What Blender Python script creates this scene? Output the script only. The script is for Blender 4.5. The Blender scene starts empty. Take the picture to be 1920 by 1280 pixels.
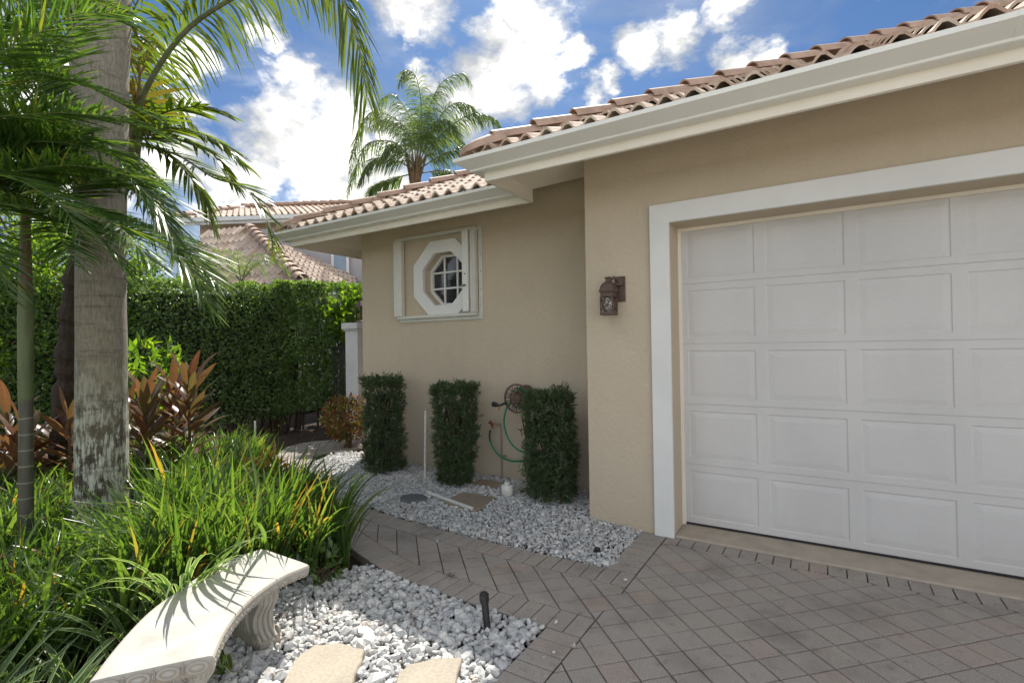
import bpy, bmesh, math, random
import numpy as np
from mathutils import Vector, Matrix, noise
random.seed(7); rng = np.random.default_rng(11)
PI = math.pi
scn = bpy.context.scene
COL = scn.collection

# ---------------------------------------------------------------- camera model
FPX = 945.0; CAMH = 1.5
yaw = math.radians(31.78); pitch = math.atan(8.8/945); roll = math.atan(.0152)
F0 = np.array([-math.sin(yaw), math.cos(yaw), 0]); R0 = np.array([math.cos(yaw), math.sin(yaw), 0]); U0 = np.array([0, 0, 1.])
CF = F0*math.cos(pitch)+U0*math.sin(pitch); U1 = U0*math.cos(pitch)-F0*math.sin(pitch)
CR = R0*math.cos(roll)-U1*math.sin(roll); CU = U1*math.cos(roll)+R0*math.sin(roll)
CC = np.array([0, 0, CAMH])
def sight(u, v): return CF+CR*(u-960)/FPX+CU*(640-v)/FPX
def atD(u, v, D): return CC+sight(u, v)*D
def atZ(u, v, z=0.0):
    d = sight(u, v); return CC+d*((z-CAMH)/d[2])
def atY(u, v, Y):
    d = sight(u, v); return CC+d*(Y/d[1])

cam = bpy.data.cameras.new('camera'); camo = bpy.data.objects.new('camera', cam); COL.objects.link(camo)
cam.sensor_width = 36; cam.lens = FPX/1920*36; cam.clip_start = .05; cam.clip_end = 2000
camo.matrix_world = Matrix(((CR[0], CU[0], -CF[0], 0), (CR[1], CU[1], -CF[1], 0), (CR[2], CU[2], -CF[2], CAMH), (0, 0, 0, 1)))
scn.camera = camo

# ---------------------------------------------------------------- helpers
def link_mesh(name, me, mats, parent=None):
    o = bpy.data.objects.new(name, me); COL.objects.link(o)
    if not isinstance(mats, (list, tuple)): mats = [mats]
    for m in mats: me.materials.append(m)
    if parent is not None: o.parent = parent
    return o
def nbuild(name, V, F, mats, parent=None, uv=None, smooth=False, mi=None):
    """V (n,3); F list of arrays of equal-arity faces, or one array"""
    V = np.asarray(V, dtype=np.float32)
    if isinstance(F, np.ndarray): F = [F]
    F = [np.asarray(f, dtype=np.int32) for f in F if len(f)]
    me = bpy.data.meshes.new(name)
    me.vertices.add(len(V)); me.vertices.foreach_set('co', V.ravel())
    li = np.concatenate([f.ravel() for f in F])
    tot = np.concatenate([np.full(len(f), f.shape[1], np.int32) for f in F])
    st = np.concatenate([[0], np.cumsum(tot)[:-1]]).astype(np.int32)
    me.loops.add(len(li)); me.loops.foreach_set('vertex_index', li)
    me.polygons.add(len(tot)); me.polygons.foreach_set('loop_start', st); me.polygons.foreach_set('loop_total', tot)
    if mi is not None: me.polygons.foreach_set('material_index', np.asarray(mi, np.int32))
    me.polygons.foreach_set('use_smooth', np.full(len(tot), bool(smooth)))
    if uv is not None:
        l = me.uv_layers.new(name='UVMap'); l.data.foreach_set('uv', np.asarray(uv, np.float32)[li].ravel())
    me.update(calc_edges=True); me.validate()
    return link_mesh(name, me, mats, parent)
class MB:
    def __init__(s): s.v = []; s.f = []; s.sm = []
    def add(s, vs, fs, smooth=False):
        b = len(s.v); s.v += [tuple(float(c) for c in p) for p in vs]
        for f in fs: s.f.append([b+i for i in f]); s.sm.append(smooth)
    def box(s, x0, x1, y0, y1, z0, z1, M=None):
        vs = [(x, y, z) for z in (z0, z1) for y in (y0, y1) for x in (x0, x1)]
        if M is not None: vs = [M@Vector(p) for p in vs]
        s.add(vs, [(0, 2, 3, 1), (4, 5, 7, 6), (0, 1, 5, 4), (2, 6, 7, 3), (0, 4, 6, 2), (1, 3, 7, 5)])
    def tube(s, pts, r, n=10, caps=True):
        pts = [Vector(p) for p in pts]; N = len(pts)
        rs = r if isinstance(r, (list, tuple, np.ndarray)) else [r]*N
        vs = []; t0 = (pts[1]-pts[0]).normalized()
        a = t0.orthogonal().normalized()
        for i, p in enumerate(pts):
            t = (pts[min(i+1, N-1)]-pts[max(i-1, 0)]).normalized()
            a = (a-t*a.dot(t)).normalized(); b = t.cross(a)
            for k in range(n):
                q = 2*PI*k/n; vs.append(p+(a*math.cos(q)+b*math.sin(q))*rs[i])
        fs = [(i*n+k, i*n+(k+1) % n, (i+1)*n+(k+1) % n, (i+1)*n+k) for i in range(N-1) for k in range(n)]
        s.add(vs, fs, True)
        if caps: s.add(vs[:n], [tuple(range(n))[::-1]]); s.add(vs[-n:], [tuple(range(n))])
    def lathe(s, prof, c, n=24, M=None, smooth=True):
        vs = []
        for r, z in prof:
            for k in range(n):
                q = 2*PI*k/n; p = Vector((r*math.cos(q), r*math.sin(q), z))
                if M is not None: p = M@p
                vs.append(p+Vector(c))
        m = len(prof)
        fs = [(i*n+k, i*n+(k+1) % n, (i+1)*n+(k+1) % n, (i+1)*n+k) for i in range(m-1) for k in range(n)]
        s.add(vs, fs, smooth)
    def prism(s, poly, z0, z1):
        n = len(poly); vs = [(x, y, z0) for x, y in poly]+[(x, y, z1) for x, y in poly]
        s.add(vs, [tuple(range(n))[::-1], tuple(range(n, 2*n))]+[(i, (i+1) % n, n+(i+1) % n, n+i) for i in range(n)])
    def prismY(s, poly, y0, y1):      # poly in XZ
        n = len(poly); vs = [(x, y0, z) for x, z in poly]+[(x, y1, z) for x, z in poly]
        s.add(vs, [tuple(range(n)), tuple(range(n, 2*n))[::-1]]+[(i, n+i, n+(i+1) % n, (i+1) % n) for i in range(n)])
    def build(s, name, mat, parent=None, bevel=0, smooth=None):
        me = bpy.data.meshes.new(name); me.from_pydata(s.v, [], s.f)
        me.polygons.foreach_set('use_smooth', np.array(s.sm if smooth is None else [smooth]*len(s.f), bool))
        bm = bmesh.new(); bm.from_mesh(me); bmesh.ops.recalc_face_normals(bm, faces=bm.faces)
        bm.to_mesh(me); bm.free(); me.update()
        o = link_mesh(name, me, mat, parent)
        if bevel:
            m = o.modifiers.new('bevel', 'BEVEL'); m.width = bevel; m.segments = 2; m.limit_method = 'ANGLE'; m.angle_limit = math.radians(50)
        return o
def empty(name, loc, label, cat, group=None):
    o = bpy.data.objects.new(name, None); COL.objects.link(o); o.location = [float(c) for c in loc]
    o.empty_display_size = .1
    o['label'] = label; o['category'] = cat
    if group: o['group'] = group
    bpy.context.view_layer.update()
    return o
def adopt(parent, *obs):             # parts are modelled in world coordinates
    inv = Matrix.Translation(parent.location).inverted()
    for o in obs:
        o.parent = parent; o.matrix_parent_inverse = inv
    return obs[0] if obs else None
def tag(o, label, cat, group=None, kind=None):
    if kind: o['kind'] = kind
    if label: o['label'] = label
    if cat: o['category'] = cat
    if group: o['group'] = group
    return o
def spline(pts, n):
    P = np.array(pts, float)
    if len(P) == 2: return P[0]+(P[1]-P[0])*np.linspace(0, 1, n)[:, None]
    Q = np.vstack([2*P[0]-P[1], P, 2*P[-1]-P[-2]]); m = len(P)-1
    out = []
    for t in np.linspace(0, m-1e-6, n):
        i = int(t); f = t-i; a, b, c, d = Q[i], Q[i+1], Q[i+2], Q[i+3]
        out.append(.5*((2*b)+(-a+c)*f+(2*a-5*b+4*c-d)*f*f+(-a+3*b-3*c+d)*f**3))
    return np.array(out)
def norm(a): return a/np.maximum(np.linalg.norm(a, axis=-1, keepdims=True), 1e-9)
def inpoly(x, y, poly):
    x = np.asarray(x); y = np.asarray(y); c = np.zeros(x.shape, bool); n = len(poly)
    for i in range(n):
        x0, y0 = poly[i]; x1, y1 = poly[(i+1) % n]
        hit = ((y0 > y) != (y1 > y)) & (x < (x1-x0)*(y-y0)/((y1-y0) if y1 != y0 else 1e-9)+x0)
        c ^= hit
    return c

# ---------------------------------------------------------------- materials
def newmat(name):
    m = bpy.data.materials.new(name); m.use_nodes = True; nt = m.node_tree
    return m, nt, nt.nodes['Principled BSDF'], nt.nodes['Material Output']
def N(nt, t, **kw):
    n = nt.nodes.new(t)
    for k, v in kw.items():
        if k in n.inputs: n.inputs[k].default_value = v
        else: setattr(n, k, v)
    return n
def ramp(nt, src, stops):
    r = nt.nodes.new('ShaderNodeValToRGB'); e = r.color_ramp.elements
    while len(e) < len(stops): e.new(.5)
    for q, (p, c) in zip(e, stops): q.position = p; q.color = (*c, 1) if len(c) == 3 else c
    nt.links.new(src, r.inputs[0]); return r.outputs[0]
def mixc(nt, fac, a, b, mode='MIX'):
    m = nt.nodes.new('ShaderNodeMix'); m.data_type = 'RGBA'; m.blend_type = mode
    for s, v in ((0, fac), (6, a), (7, b)):
        if hasattr(v, 'links'): nt.links.new(v, m.inputs[s])
        else: m.inputs[s].default_value = (*v, 1) if isinstance(v, tuple) and len(v) == 3 else v
    return m.outputs[2]
def math_(nt, op, a, b=None, c=None):
    m = nt.nodes.new('ShaderNodeMath'); m.operation = op
    for i, v in enumerate((a, b, c)):
        if v is None: continue
        if hasattr(v, 'links'): nt.links.new(v, m.inputs[i])
        else: m.inputs[i].default_value = v
    return m.outputs[0]
def coords(nt, scale=(1, 1, 1)):
    t = nt.nodes.new('ShaderNodeTexCoord'); mp = nt.nodes.new('ShaderNodeMapping'); mp.inputs['Scale'].default_value = scale
    nt.links.new(t.outputs['Object'], mp.inputs[0]); return mp.outputs[0]
def noise_(nt, vec, scale, detail=4, rough=.55, dist=0):
    n = N(nt, 'ShaderNodeTexNoise', Scale=scale, Detail=detail, Roughness=rough, Distortion=dist)
    if vec is not None: nt.links.new(vec, n.inputs['Vector'])
    return n.outputs['Fac']
def bump(nt, bsdf, h, strength, dist=.01):
    b = N(nt, 'ShaderNodeBump', Strength=strength, Distance=dist)
    nt.links.new(h, b.inputs['Height']); nt.links.new(b.outputs[0], bsdf.inputs['Normal'])
def simple(name, col, rough=.6, var=.12, scale=6, bmp=0, bscale=60, metal=0, spec=.5):
    m, nt, b, o = newmat(name); v = coords(nt)
    n = noise_(nt, v, scale, 5)
    d = tuple(max(0, c*(1-var)) for c in col); l = tuple(min(1, c*(1+var)) for c in col)
    nt.links.new(ramp(nt, n, [(.3, d), (.7, l)]), b.inputs['Base Color'])
    b.inputs['Roughness'].default_value = rough; b.inputs['Metallic'].default_value = metal
    b.inputs['Specular IOR Level'].default_value = spec
    if bmp: bump(nt, b, noise_(nt, v, bscale, 4), bmp, .004)
    return m
def stucco(name, col, bstr=.55):
    m, nt, b, o = newmat(name); v = coords(nt)
    n1 = noise_(nt, v, 1.3, 6, .6); n2 = noise_(nt, v, 45, 5, .65, .6)
    mu = nt.nodes.new('ShaderNodeTexNoise'); mu.inputs['Scale'].default_value = 14; mu.inputs['Detail'].default_value = 6; mu.inputs['Distortion'].default_value = 1.2
    nt.links.new(v, mu.inputs['Vector'])
    c = ramp(nt, n1, [(.25, tuple(x*.93 for x in col)), (.75, tuple(min(1, x*1.05) for x in col))])
    c = mixc(nt, .22, c, ramp(nt, n2, [(.35, tuple(x*.78 for x in col)), (.6, col)]))
    # rain splash and dirt low on the wall
    t = nt.nodes.new('ShaderNodeTexCoord'); s = nt.nodes.new('ShaderNodeSeparateXYZ'); nt.links.new(t.outputs['Object'], s.inputs[0])
    low = math_(nt, 'MULTIPLY', math_(nt, 'SUBTRACT', .34, math_(nt, 'ADD', s.outputs[2], math_(nt, 'MULTIPLY', n1, .35))), 3.0)
    low = N(nt, 'ShaderNodeClamp'); nt.links.new(math_(nt, 'MULTIPLY', math_(nt, 'SUBTRACT', .36, math_(nt, 'ADD', s.outputs[2], math_(nt, 'MULTIPLY', n1, .4))), 2.2), low.inputs[0])
    c = mixc(nt, math_(nt, 'MULTIPLY', low.outputs[0], .45), c, (col[0]*.62, col[1]*.6, col[2]*.55))
    stk = noise_(nt, coords(nt, (1, 1, .06)), 7, 5, .6); c = mixc(nt, ramp(nt, stk, [(.50, (0, 0, 0)), (.72, (.14, .14, .14))]), c, (col[0]*.74, col[1]*.72, col[2]*.68))
    blot = noise_(nt, v, 4.5, 6, .7, .8); c = mixc(nt, ramp(nt, blot, [(.55, (0, 0, 0)), (.75, (.25, .25, .25))]), c, (min(1, col[0]*1.15), min(1, col[1]*1.15), min(1, col[2]*1.17)))
    nt.links.new(c, b.inputs['Base Color']); b.inputs['Roughness'].default_value = .88
    h = math_(nt, 'ADD', math_(nt, 'MULTIPLY', mu.outputs['Fac'], 1.0), math_(nt, 'MULTIPLY', n2, .45))
    bump(nt, b, h, bstr, .012)
    return m
def island(nt): return nt.nodes.new('ShaderNodeNewGeometry').outputs['Random Per Island']
def leafmat(name, stops, trans, tmix=.42, rough=.38, spec=.5, edge=None, midrib=None, band=None, tip=None):
    m, nt, b, o = newmat(name)
    r = island(nt); col = ramp(nt, r, stops)
    uvn = nt.nodes.new('ShaderNodeUVMap'); s = nt.nodes.new('ShaderNodeSeparateXYZ'); nt.links.new(uvn.outputs[0], s.inputs[0])
    dv = math_(nt, 'ABSOLUTE', math_(nt, 'SUBTRACT', s.outputs[0], .5))
    if midrib: col = mixc(nt, math_(nt, 'MULTIPLY', math_(nt, 'LESS_THAN', dv, .07), .7), col, midrib)
    if edge: col = mixc(nt, math_(nt, 'MULTIPLY', math_(nt, 'GREATER_THAN', dv, .38), .8), col, edge)
    if band:
        w = N(nt, 'ShaderNodeTexNoise', Scale=3.0, Detail=3.0); mp = nt.nodes.new('ShaderNodeMapping'); mp.inputs['Scale'].default_value = (3, 12, 1)
        nt.links.new(uvn.outputs[0], mp.inputs[0]); nt.links.new(mp.outputs[0], w.inputs['Vector'])
        col = mixc(nt, ramp(nt, w.outputs['Fac'], [(.45, (0, 0, 0)), (.62, (.8, .8, .8))]), col, band)
    if tip: col = mixc(nt, ramp(nt, math_(nt, 'SUBTRACT', math_(nt, 'ADD', s.outputs[1], math_(nt, 'MULTIPLY', r, .10)), .045), [(.985, (0, 0, 0)), (1.0, (.8, .8, .8))]), col, tip)
    nt.links.new(col, b.inputs['Base Color']); b.inputs['Roughness'].default_value = rough; b.inputs['Specular IOR Level'].default_value = spec
    t = nt.nodes.new('ShaderNodeBsdfTranslucent')
    tc = mixc(nt, 1.0, col, trans, 'MULTIPLY')
    nt.links.new(tc, t.inputs[0])
    mx = nt.nodes.new('ShaderNodeMixShader'); mx.inputs[0].default_value = tmix
    nt.links.new(b.outputs[0], mx.inputs[1]); nt.links.new(t.outputs[0], mx.inputs[2]); nt.links.new(mx.outputs[0], o.inputs[0])
    return m

M = {}
M['wall'] = stucco('beige_stucco', (.56, .475, .36))
M['wall2'] = stucco('recess_stucco', (.56, .475, .36))
M['trim'] = simple('white_trim_paint', (.74, .74, .72), .5, .04, 3, .15, 40)
M['fascia'] = simple('cream_fascia_paint', (.86, .81, .71), .55, .04, 3, .12, 30)
M['soffit'] = stucco('soffit_paint', (.80, .73, .61), .3)
M['gutter'] = simple('gutter_enamel', (.82, .82, .77), .32, .04, 2)
M['darkglass'] = simple('dark_interior_pane', (.022, .025, .028), .05, .8, 9, spec=.9)  # opaque pane: dark interior and mottled reflections put into the colour
M['shutter'] = simple('shutter_aluminium', (.62, .62, .56), .4, .06, 8)
M['screw'] = simple('steel', (.25, .24, .22), .4, .2, 20, metal=.7)
M['rust'] = simple('aged_bronze_paint', (.105, .066, .05), .6, .3, 30, .4, 80)
M['whitepvc'] = simple('white_pvc', (.72, .71, .66), .45, .12, 12)
M['plaster'] = simple('gate_pillar_render', (.62, .62, .62), .8, .08, 4, .3, 40)
M['black'] = simple('black_plastic', (.02, .02, .021), .4, .3, 30)
M['hose'] = simple('green_hose', (.0, .22, .11), .4, .12, 14)
M['hosedark'] = simple('dark_green_hose', (.01, .05, .04), .45, .12, 14)
M['red'] = simple('red_tap_handle', (.22, .03, .025), .5, .2, 20)
M['brass'] = simple('tap_brass', (.30, .22, .12), .4, .3, 20, metal=.6)
M['yellow'] = simple('yellow_plastic', (.45, .22, .02), .5, .1, 10)
M['greypipe'] = simple('painted_pipe', (.36, .32, .26), .6, .12, 10)
M['stem'] = simple('brown_stems', (.09, .06, .035), .8, .3, 20, .4, 60)
M['darktrunk'] = simple('dark_fibrous_trunk', (.035, .024, .016), .95, .5, 25, 1, 40)
M['peach'] = stucco('neighbour_peach_stucco', (.52, .38, .26), .3)
M['greywall'] = stucco('neighbour_pale_stucco', (.42, .41, .42), .3)
M['iron'] = simple('black_iron', (.02, .02, .02), .5, .2, 10)
M['slab'] = simple('threshold_concrete', (.42, .36, .29), .85, .14, 7, .4, 90)
M['rachis'] = simple('palm_rachis', (.13, .17, .06), .5, .25, 8)
M['rachis_b'] = simple('palm_rachis_grey', (.15, .17, .09), .55, .3, 8)
M['boots'] = simple('old_leaf_bases', (.16, .10, .05), .8, .4, 9, .5, 40)

def garage_paint():
    m, nt, b, o = newmat('garage_door_paint'); v = coords(nt)
    n = noise_(nt, coords(nt, (1, 1, .5)), 1.6, 5)
    c = ramp(nt, n, [(.3, (.56, .55, .54)), (.7, (.63, .62, .605))])
    g = noise_(nt, coords(nt, (4, 4, 60)), 5, 5)
    c = mixc(nt, .10, c, ramp(nt, g, [(.4, (.40, .39, .37)), (.7, (.8, .8, .8))]))
    sp = noise_(nt, v, 38, 2); c = mixc(nt, ramp(nt, sp, [(.745, (0, 0, 0)), (.77, (.6, .6, .6))]), c, (.3, .27, .24))
    t = nt.nodes.new('ShaderNodeTexCoord'); sz = nt.nodes.new('ShaderNodeSeparateXYZ'); nt.links.new(t.outputs['Object'], sz.inputs[0])
    dirt = N(nt, 'ShaderNodeClamp'); nt.links.new(math_(nt, 'MULTIPLY', math_(nt, 'SUBTRACT', .55, math_(nt, 'ADD', sz.outputs[2], math_(nt, 'MULTIPLY', n, .5))), 1.4), dirt.inputs[0])
    c = mixc(nt, math_(nt, 'MULTIPLY', dirt.outputs[0], .5), c, (.42, .39, .35))
    nt.links.new(c, b.inputs['Base Color']); b.inputs['Roughness'].default_value = .42
    bump(nt, b, g, .12, .003); return m
M['door'] = garage_paint()

def tile_mat():
    m, nt, b, o = newmat('barrel_tile_clay'); v = coords(nt)
    at = nt.nodes.new('ShaderNodeAttribute'); at.attribute_name = 'rnd'
    base = ramp(nt, at.outputs['Fac'], [(0, (.34, .24, .18)), (.35, (.47, .36, .28)), (.7, (.52, .42, .34)), (1, (.40, .27, .20))])
    n = noise_(nt, v, 7, 6, .65); c = mixc(nt, ramp(nt, n, [(.42, (0, 0, 0)), (.72, (.55, .55, .55))]), base, (.60, .55, .48))
    n2 = noise_(nt, v, 22, 4); c = mixc(nt, ramp(nt, n2, [(.56, (0, 0, 0)), (.75, (.5, .5, .5))]), c, (.18, .12, .09))
    nt.links.new(c, b.inputs['Base Color']); b.inputs['Roughness'].default_value = .8; b.inputs['Specular IOR Level'].default_value = .25
    bump(nt, b, n2, .2, .004); return m
M['tile'] = tile_mat()
M['tileflat'] = simple('cap_tile_clay', (.42, .29, .22), .65, .22, 7, .3, 30)
M['tilecap'] = M['tileflat']

def paver_mat():
    m, nt, b, o = newmat('concrete_pavers'); r = island(nt); v = coords(nt)
    base = ramp(nt, r, [(0, (.37, .335, .30)), (.3, (.34, .31, .28)), (.55, (.38, .335, .285)), (.75, (.31, .285, .26)), (.9, (.41, .32, .265)), (1, (.38, .35, .32))])
    g = noise_(nt, v, 190, 3, .7); c = mixc(nt, .5, base, ramp(nt, g, [(.35, (.15, .13, .115)), (.5, (.33, .285, .25)), (.68, (.60, .54, .48))]))
    d = noise_(nt, v, 2.3, 6, .62); c = mixc(nt, ramp(nt, d, [(.50, (0, 0, 0)), (.72, (.55, .55, .55))]), c, (.15, .125, .105))
    d2 = noise_(nt, v, 11, 5, .6); c = mixc(nt, ramp(nt, d2, [(.58, (0, 0, 0)), (.72, (.5, .5, .5))]), c, (.17, .135, .115))
    nt.links.new(c, b.inputs['Base Color']); b.inputs['Roughness'].default_value = .85
    bump(nt, b, g, .45, .003); return m
M['paver'] = paver_mat()
M['joint'] = simple('joint_sand', (.045, .038, .032), .95, .4, 40, .5, 90)
def stone_mat(name, stops, bs=.3):
    m, nt, b, o = newmat(name); r = island(nt); v = coords(nt)
    c = ramp(nt, r, stops); n = noise_(nt, v, 70, 4)
    c = mixc(nt, .30, c, ramp(nt, n, [(.35, (.30, .29, .27)), (.65, (.82, .80, .77))]))
    nt.links.new(c, b.inputs['Base Color']); b.inputs['Roughness'].default_value = .75
    bump(nt, b, n, bs, .004); return m
M['gravel'] = stone_mat('marble_chips', [(0, (.26, .27, .28)), (.25, (.44, .45, .46)), (.6, (.60, .60, .585)), (.8, (.70, .69, .665)), (.93, (.42, .44, .46)), (1, (.46, .37, .30))])
def flag(name, col):
    m, nt, b, o = newmat(name); v = coords(nt); n = noise_(nt, v, 3, 6, .6, .5); n2 = noise_(nt, v, 60, 4)
    c = ramp(nt, n, [(.3, tuple(x*.82 for x in col)), (.5, col), (.72, tuple(min(1, x*1.15) for x in col))])
    c = mixc(nt, .15, c, ramp(nt, n2, [(.4, (.2, .16, .12)), (.6, (.6, .5, .4))]))
    nt.links.new(c, b.inputs['Base Color']); b.inputs['Roughness'].default_value = .8; bump(nt, b, math_(nt, 'ADD', n, math_(nt, 'MULTIPLY', n2, .3)), .4, .01); return m
M['flag'] = flag('sandstone', (.36, .32, .255)); M['flag2'] = flag('brown_stone', (.30, .245, .18)); M['slate'] = flag('slate', (.10, .12, .14))
def soil():
    m, nt, b, o = newmat('mulch_soil'); v = coords(nt)
    n = noise_(nt, v, 55, 6, .7); n2 = noise_(nt, v, 6, 4)
    c = ramp(nt, n, [(.3, (.012, .008, .006)), (.5, (.04, .024, .016)), (.62, (.085, .045, .03)), (.75, (.15, .09, .06))])
    c = mixc(nt, ramp(nt, n2, [(.45, (0, 0, 0)), (.7, (.5, .5, .5))]), c, (.02, .015, .011))
    nt.links.new(c, b.inputs['Base Color']); b.inputs['Roughness'].default_value = .95; bump(nt, b, n, 1, .02); return m
M['soil'] = soil()
def concrete_bench():
    m, nt, b, o = newmat('cast_bench_stone'); v = coords(nt)
    n = noise_(nt, v, 9, 6, .62); n2 = noise_(nt, v, 90, 4)
    c = ramp(nt, n, [(.3, (.37, .355, .32)), (.6, (.46, .45, .42))]); c = mixc(nt, ramp(nt, n2, [(.62, (0, 0, 0)), (.8, (.4, .4, .4))]), c, (.42, .36, .28))
    at = nt.nodes.new('ShaderNodeAttribute'); at.attribute_name = 'grime'
    c = mixc(nt, math_(nt, 'MULTIPLY', at.outputs['Fac'], math_(nt, 'ADD', .25, math_(nt, 'MULTIPLY', n, .9))), c, (.30, .24, .17))
    nt.links.new(c, b.inputs['Base Color']); b.inputs['Roughness'].default_value = .7; bump(nt, b, math_(nt, 'ADD', n2, n), .25, .004); return m
M['bench'] = concrete_bench()
def trunk_mat():
    m, nt, b, o = newmat('royal_palm_bark'); 
    v = coords(nt); vs = coords(nt, (1, 1, .12))
    t = nt.nodes.new('ShaderNodeTexCoord'); s = nt.nodes.new('ShaderNodeSeparateXYZ'); nt.links.new(t.outputs['Object'], s.inputs[0])
    z = s.outputs[2]
    fine = noise_(nt, coords(nt, (1, 1, .25)), 70, 6, .7); st = noise_(nt, vs, 26, 6, .7); big = noise_(nt, v, 3.2, 6, .65, .4); st = noise_(nt, coords(nt, (1, 1, .2)), 48, 7, .75)
    grey = ramp(nt, fine, [(.3, (.17, .15, .12)), (.5, (.29, .26, .21)), (.7, (.40, .37, .31))])
    dark = ramp(nt, st, [(.38, (.035, .03, .024)), (.55, (.12, .10, .07)), (.66, (.23, .20, .14))])
    lich = ramp(nt, st, [(.42, (.13, .12, .08)), (.50, (.42, .43, .35)), (.62, (.60, .62, .54))])
    moss = mixc(nt, ramp(nt, big, [(.42, (0, 0, 0)), (.62, (.75, .75, .75))]), grey, (.25, .225, .13))
    # z driven zones with noisy edges
    zz = math_(nt, 'ADD', z, math_(nt, 'MULTIPLY', math_(nt, 'SUBTRACT', big, .5), 1.1))
    mz = ramp(nt, math_(nt, 'MULTIPLY', zz, .4), [(.26, (1, 1, 1)), (.52, (1, 1, 1)), (.8, (0, 0, 0))])
    c = mixc(nt, mz, grey, moss)
    patch = noise_(nt, v, 7, 6, .7, .3)
    dz = ramp(nt, math_(nt, 'ADD', math_(nt, 'MULTIPLY', zz, .4), math_(nt, 'MULTIPLY', math_(nt, 'SUBTRACT', patch, .5), .9)), [(.24, (1, 1, 1)), (.56, (0, 0, 0))])
    c = mixc(nt, dz, c, dark)
    lz = ramp(nt, math_(nt, 'ADD', patch, math_(nt, 'MULTIPLY', st, .7)), [(.80, (0, 0, 0)), (.87, (1, 1, 1))])
    lz2 = math_(nt, 'MULTIPLY', lz, ramp(nt, math_(nt, 'MULTIPLY', zz, .4), [(.30, (1, 1, 1)), (.62, (0, 0, 0))]))
    c = mixc(nt, lz2, c, lich)
    # faint growth rings high up
    wv = nt.nodes.new('ShaderNodeTexNoise'); wv.inputs['Scale'].default_value = 1.0; wv.inputs['Detail'].default_value = 3
    nt.links.new(coords(nt, (2.2, 2.2, 22)), wv.inputs['Vector'])
    rg = ramp(nt, wv.outputs['Fac'], [(.60, (0, 0, 0)), (.66, (.45, .45, .45)), (.70, (0, 0, 0))])
    c = mixc(nt, rg, c, (.07, .06, .05))
    nt.links.new(c, b.inputs['Base Color']); b.inputs['Roughness'].default_value = .88
    bump(nt, b, math_(nt, 'ADD', st, math_(nt, 'MULTIPLY', fine, .6)), .8, .012); return m
M['trunk'] = trunk_mat()
def cane_mat():
    m, nt, b, o = newmat('green_ringed_cane'); v = coords(nt)
    t = nt.nodes.new('ShaderNodeTexCoord'); s = nt.nodes.new('ShaderNodeSeparateXYZ'); nt.links.new(t.outputs['Object'], s.inputs[0])
    zz = math_(nt, 'ADD', s.outputs[2], math_(nt, 'MULTIPLY', noise_(nt, v, 6, 2), .03))
    n = noise_(nt, coords(nt, (1, 1, .15)), 22, 5)
    green = ramp(nt, n, [(.3, (.06, .085, .03)), (.7, (.13, .16, .06))]); low = ramp(nt, n, [(.3, (.05, .052, .038)), (.7, (.10, .095, .065))]); top = ramp(nt, n, [(.3, (.09, .055, .028)), (.7, (.17, .12, .06))])
    c = mixc(nt, ramp(nt, math_(nt, 'MULTIPLY', zz, .4), [(.475, (1, 1, 1)), (.49, (0, 0, 0))]), green, low)
    c = mixc(nt, ramp(nt, math_(nt, 'MULTIPLY', zz, .4), [(.76, (0, 0, 0)), (.80, (1, 1, 1))]), c, top)
    rings = math_(nt, 'MULTIPLY', math_(nt, 'LESS_THAN', math_(nt, 'FRACT', math_(nt, 'MULTIPLY', zz, 9.3)), .09), math_(nt, 'LESS_THAN', zz, 1.18))
    c = mixc(nt, math_(nt, 'MULTIPLY', rings, .75), c, (.26, .24, .18))
    nt.links.new(c, b.inputs['Base Color']); b.inputs['Roughness'].default_value = .5; return m
M['cane'] = cane_mat()

M['leaf_fine'] = leafmat('fine_palm_leaf', [(0, (.028, .062, .018)), (.5, (.04, .09, .022)), (.85, (.065, .12, .025)), (1, (.13, .14, .03))], (3.4, 3.2, 1.2), .42, .33, midrib=(.09, .14, .04))
M['leaf_wide'] = leafmat('wide_palm_leaf', [(0, (.03, .06, .015)), (.5, (.05, .09, .018)), (.8, (.085, .12, .02)), (1, (.12, .14, .028))], (3.2, 3.3, .9), .42, .32, .7, midrib=(.10, .14, .03), band=(.10, .115, .02))
M['leaf_dead'] = leafmat('yellowing_palm_leaf', [(0, (.10, .07, .02)), (.5, (.14, .12, .03)), (1, (.15, .16, .035))], (2.6, 2.4, .8), .4, .55, band=(.07, .03, .01))
M['leaf_queen'] = leafmat('queen_palm_leaf', [(0, (.06, .10, .045)), (.6, (.10, .15, .06)), (1, (.17, .20, .065))], (2.8, 2.8, 1.3), .42, .4)
M['leaf_hedge'] = leafmat('hedge_leaf', [(0, (.052, .09, .038)), (.5, (.09, .15, .052)), (.85, (.13, .20, .068)), (1, (.19, .25, .09))], (3.4, 3.4, 1.0), .34, .28, .6)
M['leaf_tree'] = leafmat('tree_leaf', [(0, (.03, .06, .012)), (.5, (.05, .09, .016)), (1, (.11, .16, .025))], (4.5, 4.6, 1.1), .5, .35)
M['leaf_podo'] = leafmat('podocarpus_leaf', [(0, (.035, .06, .03)), (.5, (.065, .10, .048)), (.85, (.10, .145, .065)), (1, (.16, .20, .09))], (2.2, 2.4, 1.0), .22, .38)
M['grass'] = leafmat('strap_leaf', [(0, (.022, .048, .015)), (.35, (.042, .085, .022)), (.7, (.07, .125, .032)), (.955, (.115, .17, .055)), (.985, (.28, .15, .04)), (1, (.34, .20, .05))], (3.0, 3.0, 1.0), .42, .30, .6, midrib=(.12, .18, .05), tip=(.13, .11, .05))
M['grass_var'] = leafmat('variegated_strap_leaf', [(0, (.05, .10, .03)), (1, (.09, .15, .045))], (2.6, 2.7, 1.3), .4, .33, edge=(.42, .46, .30))
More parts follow.
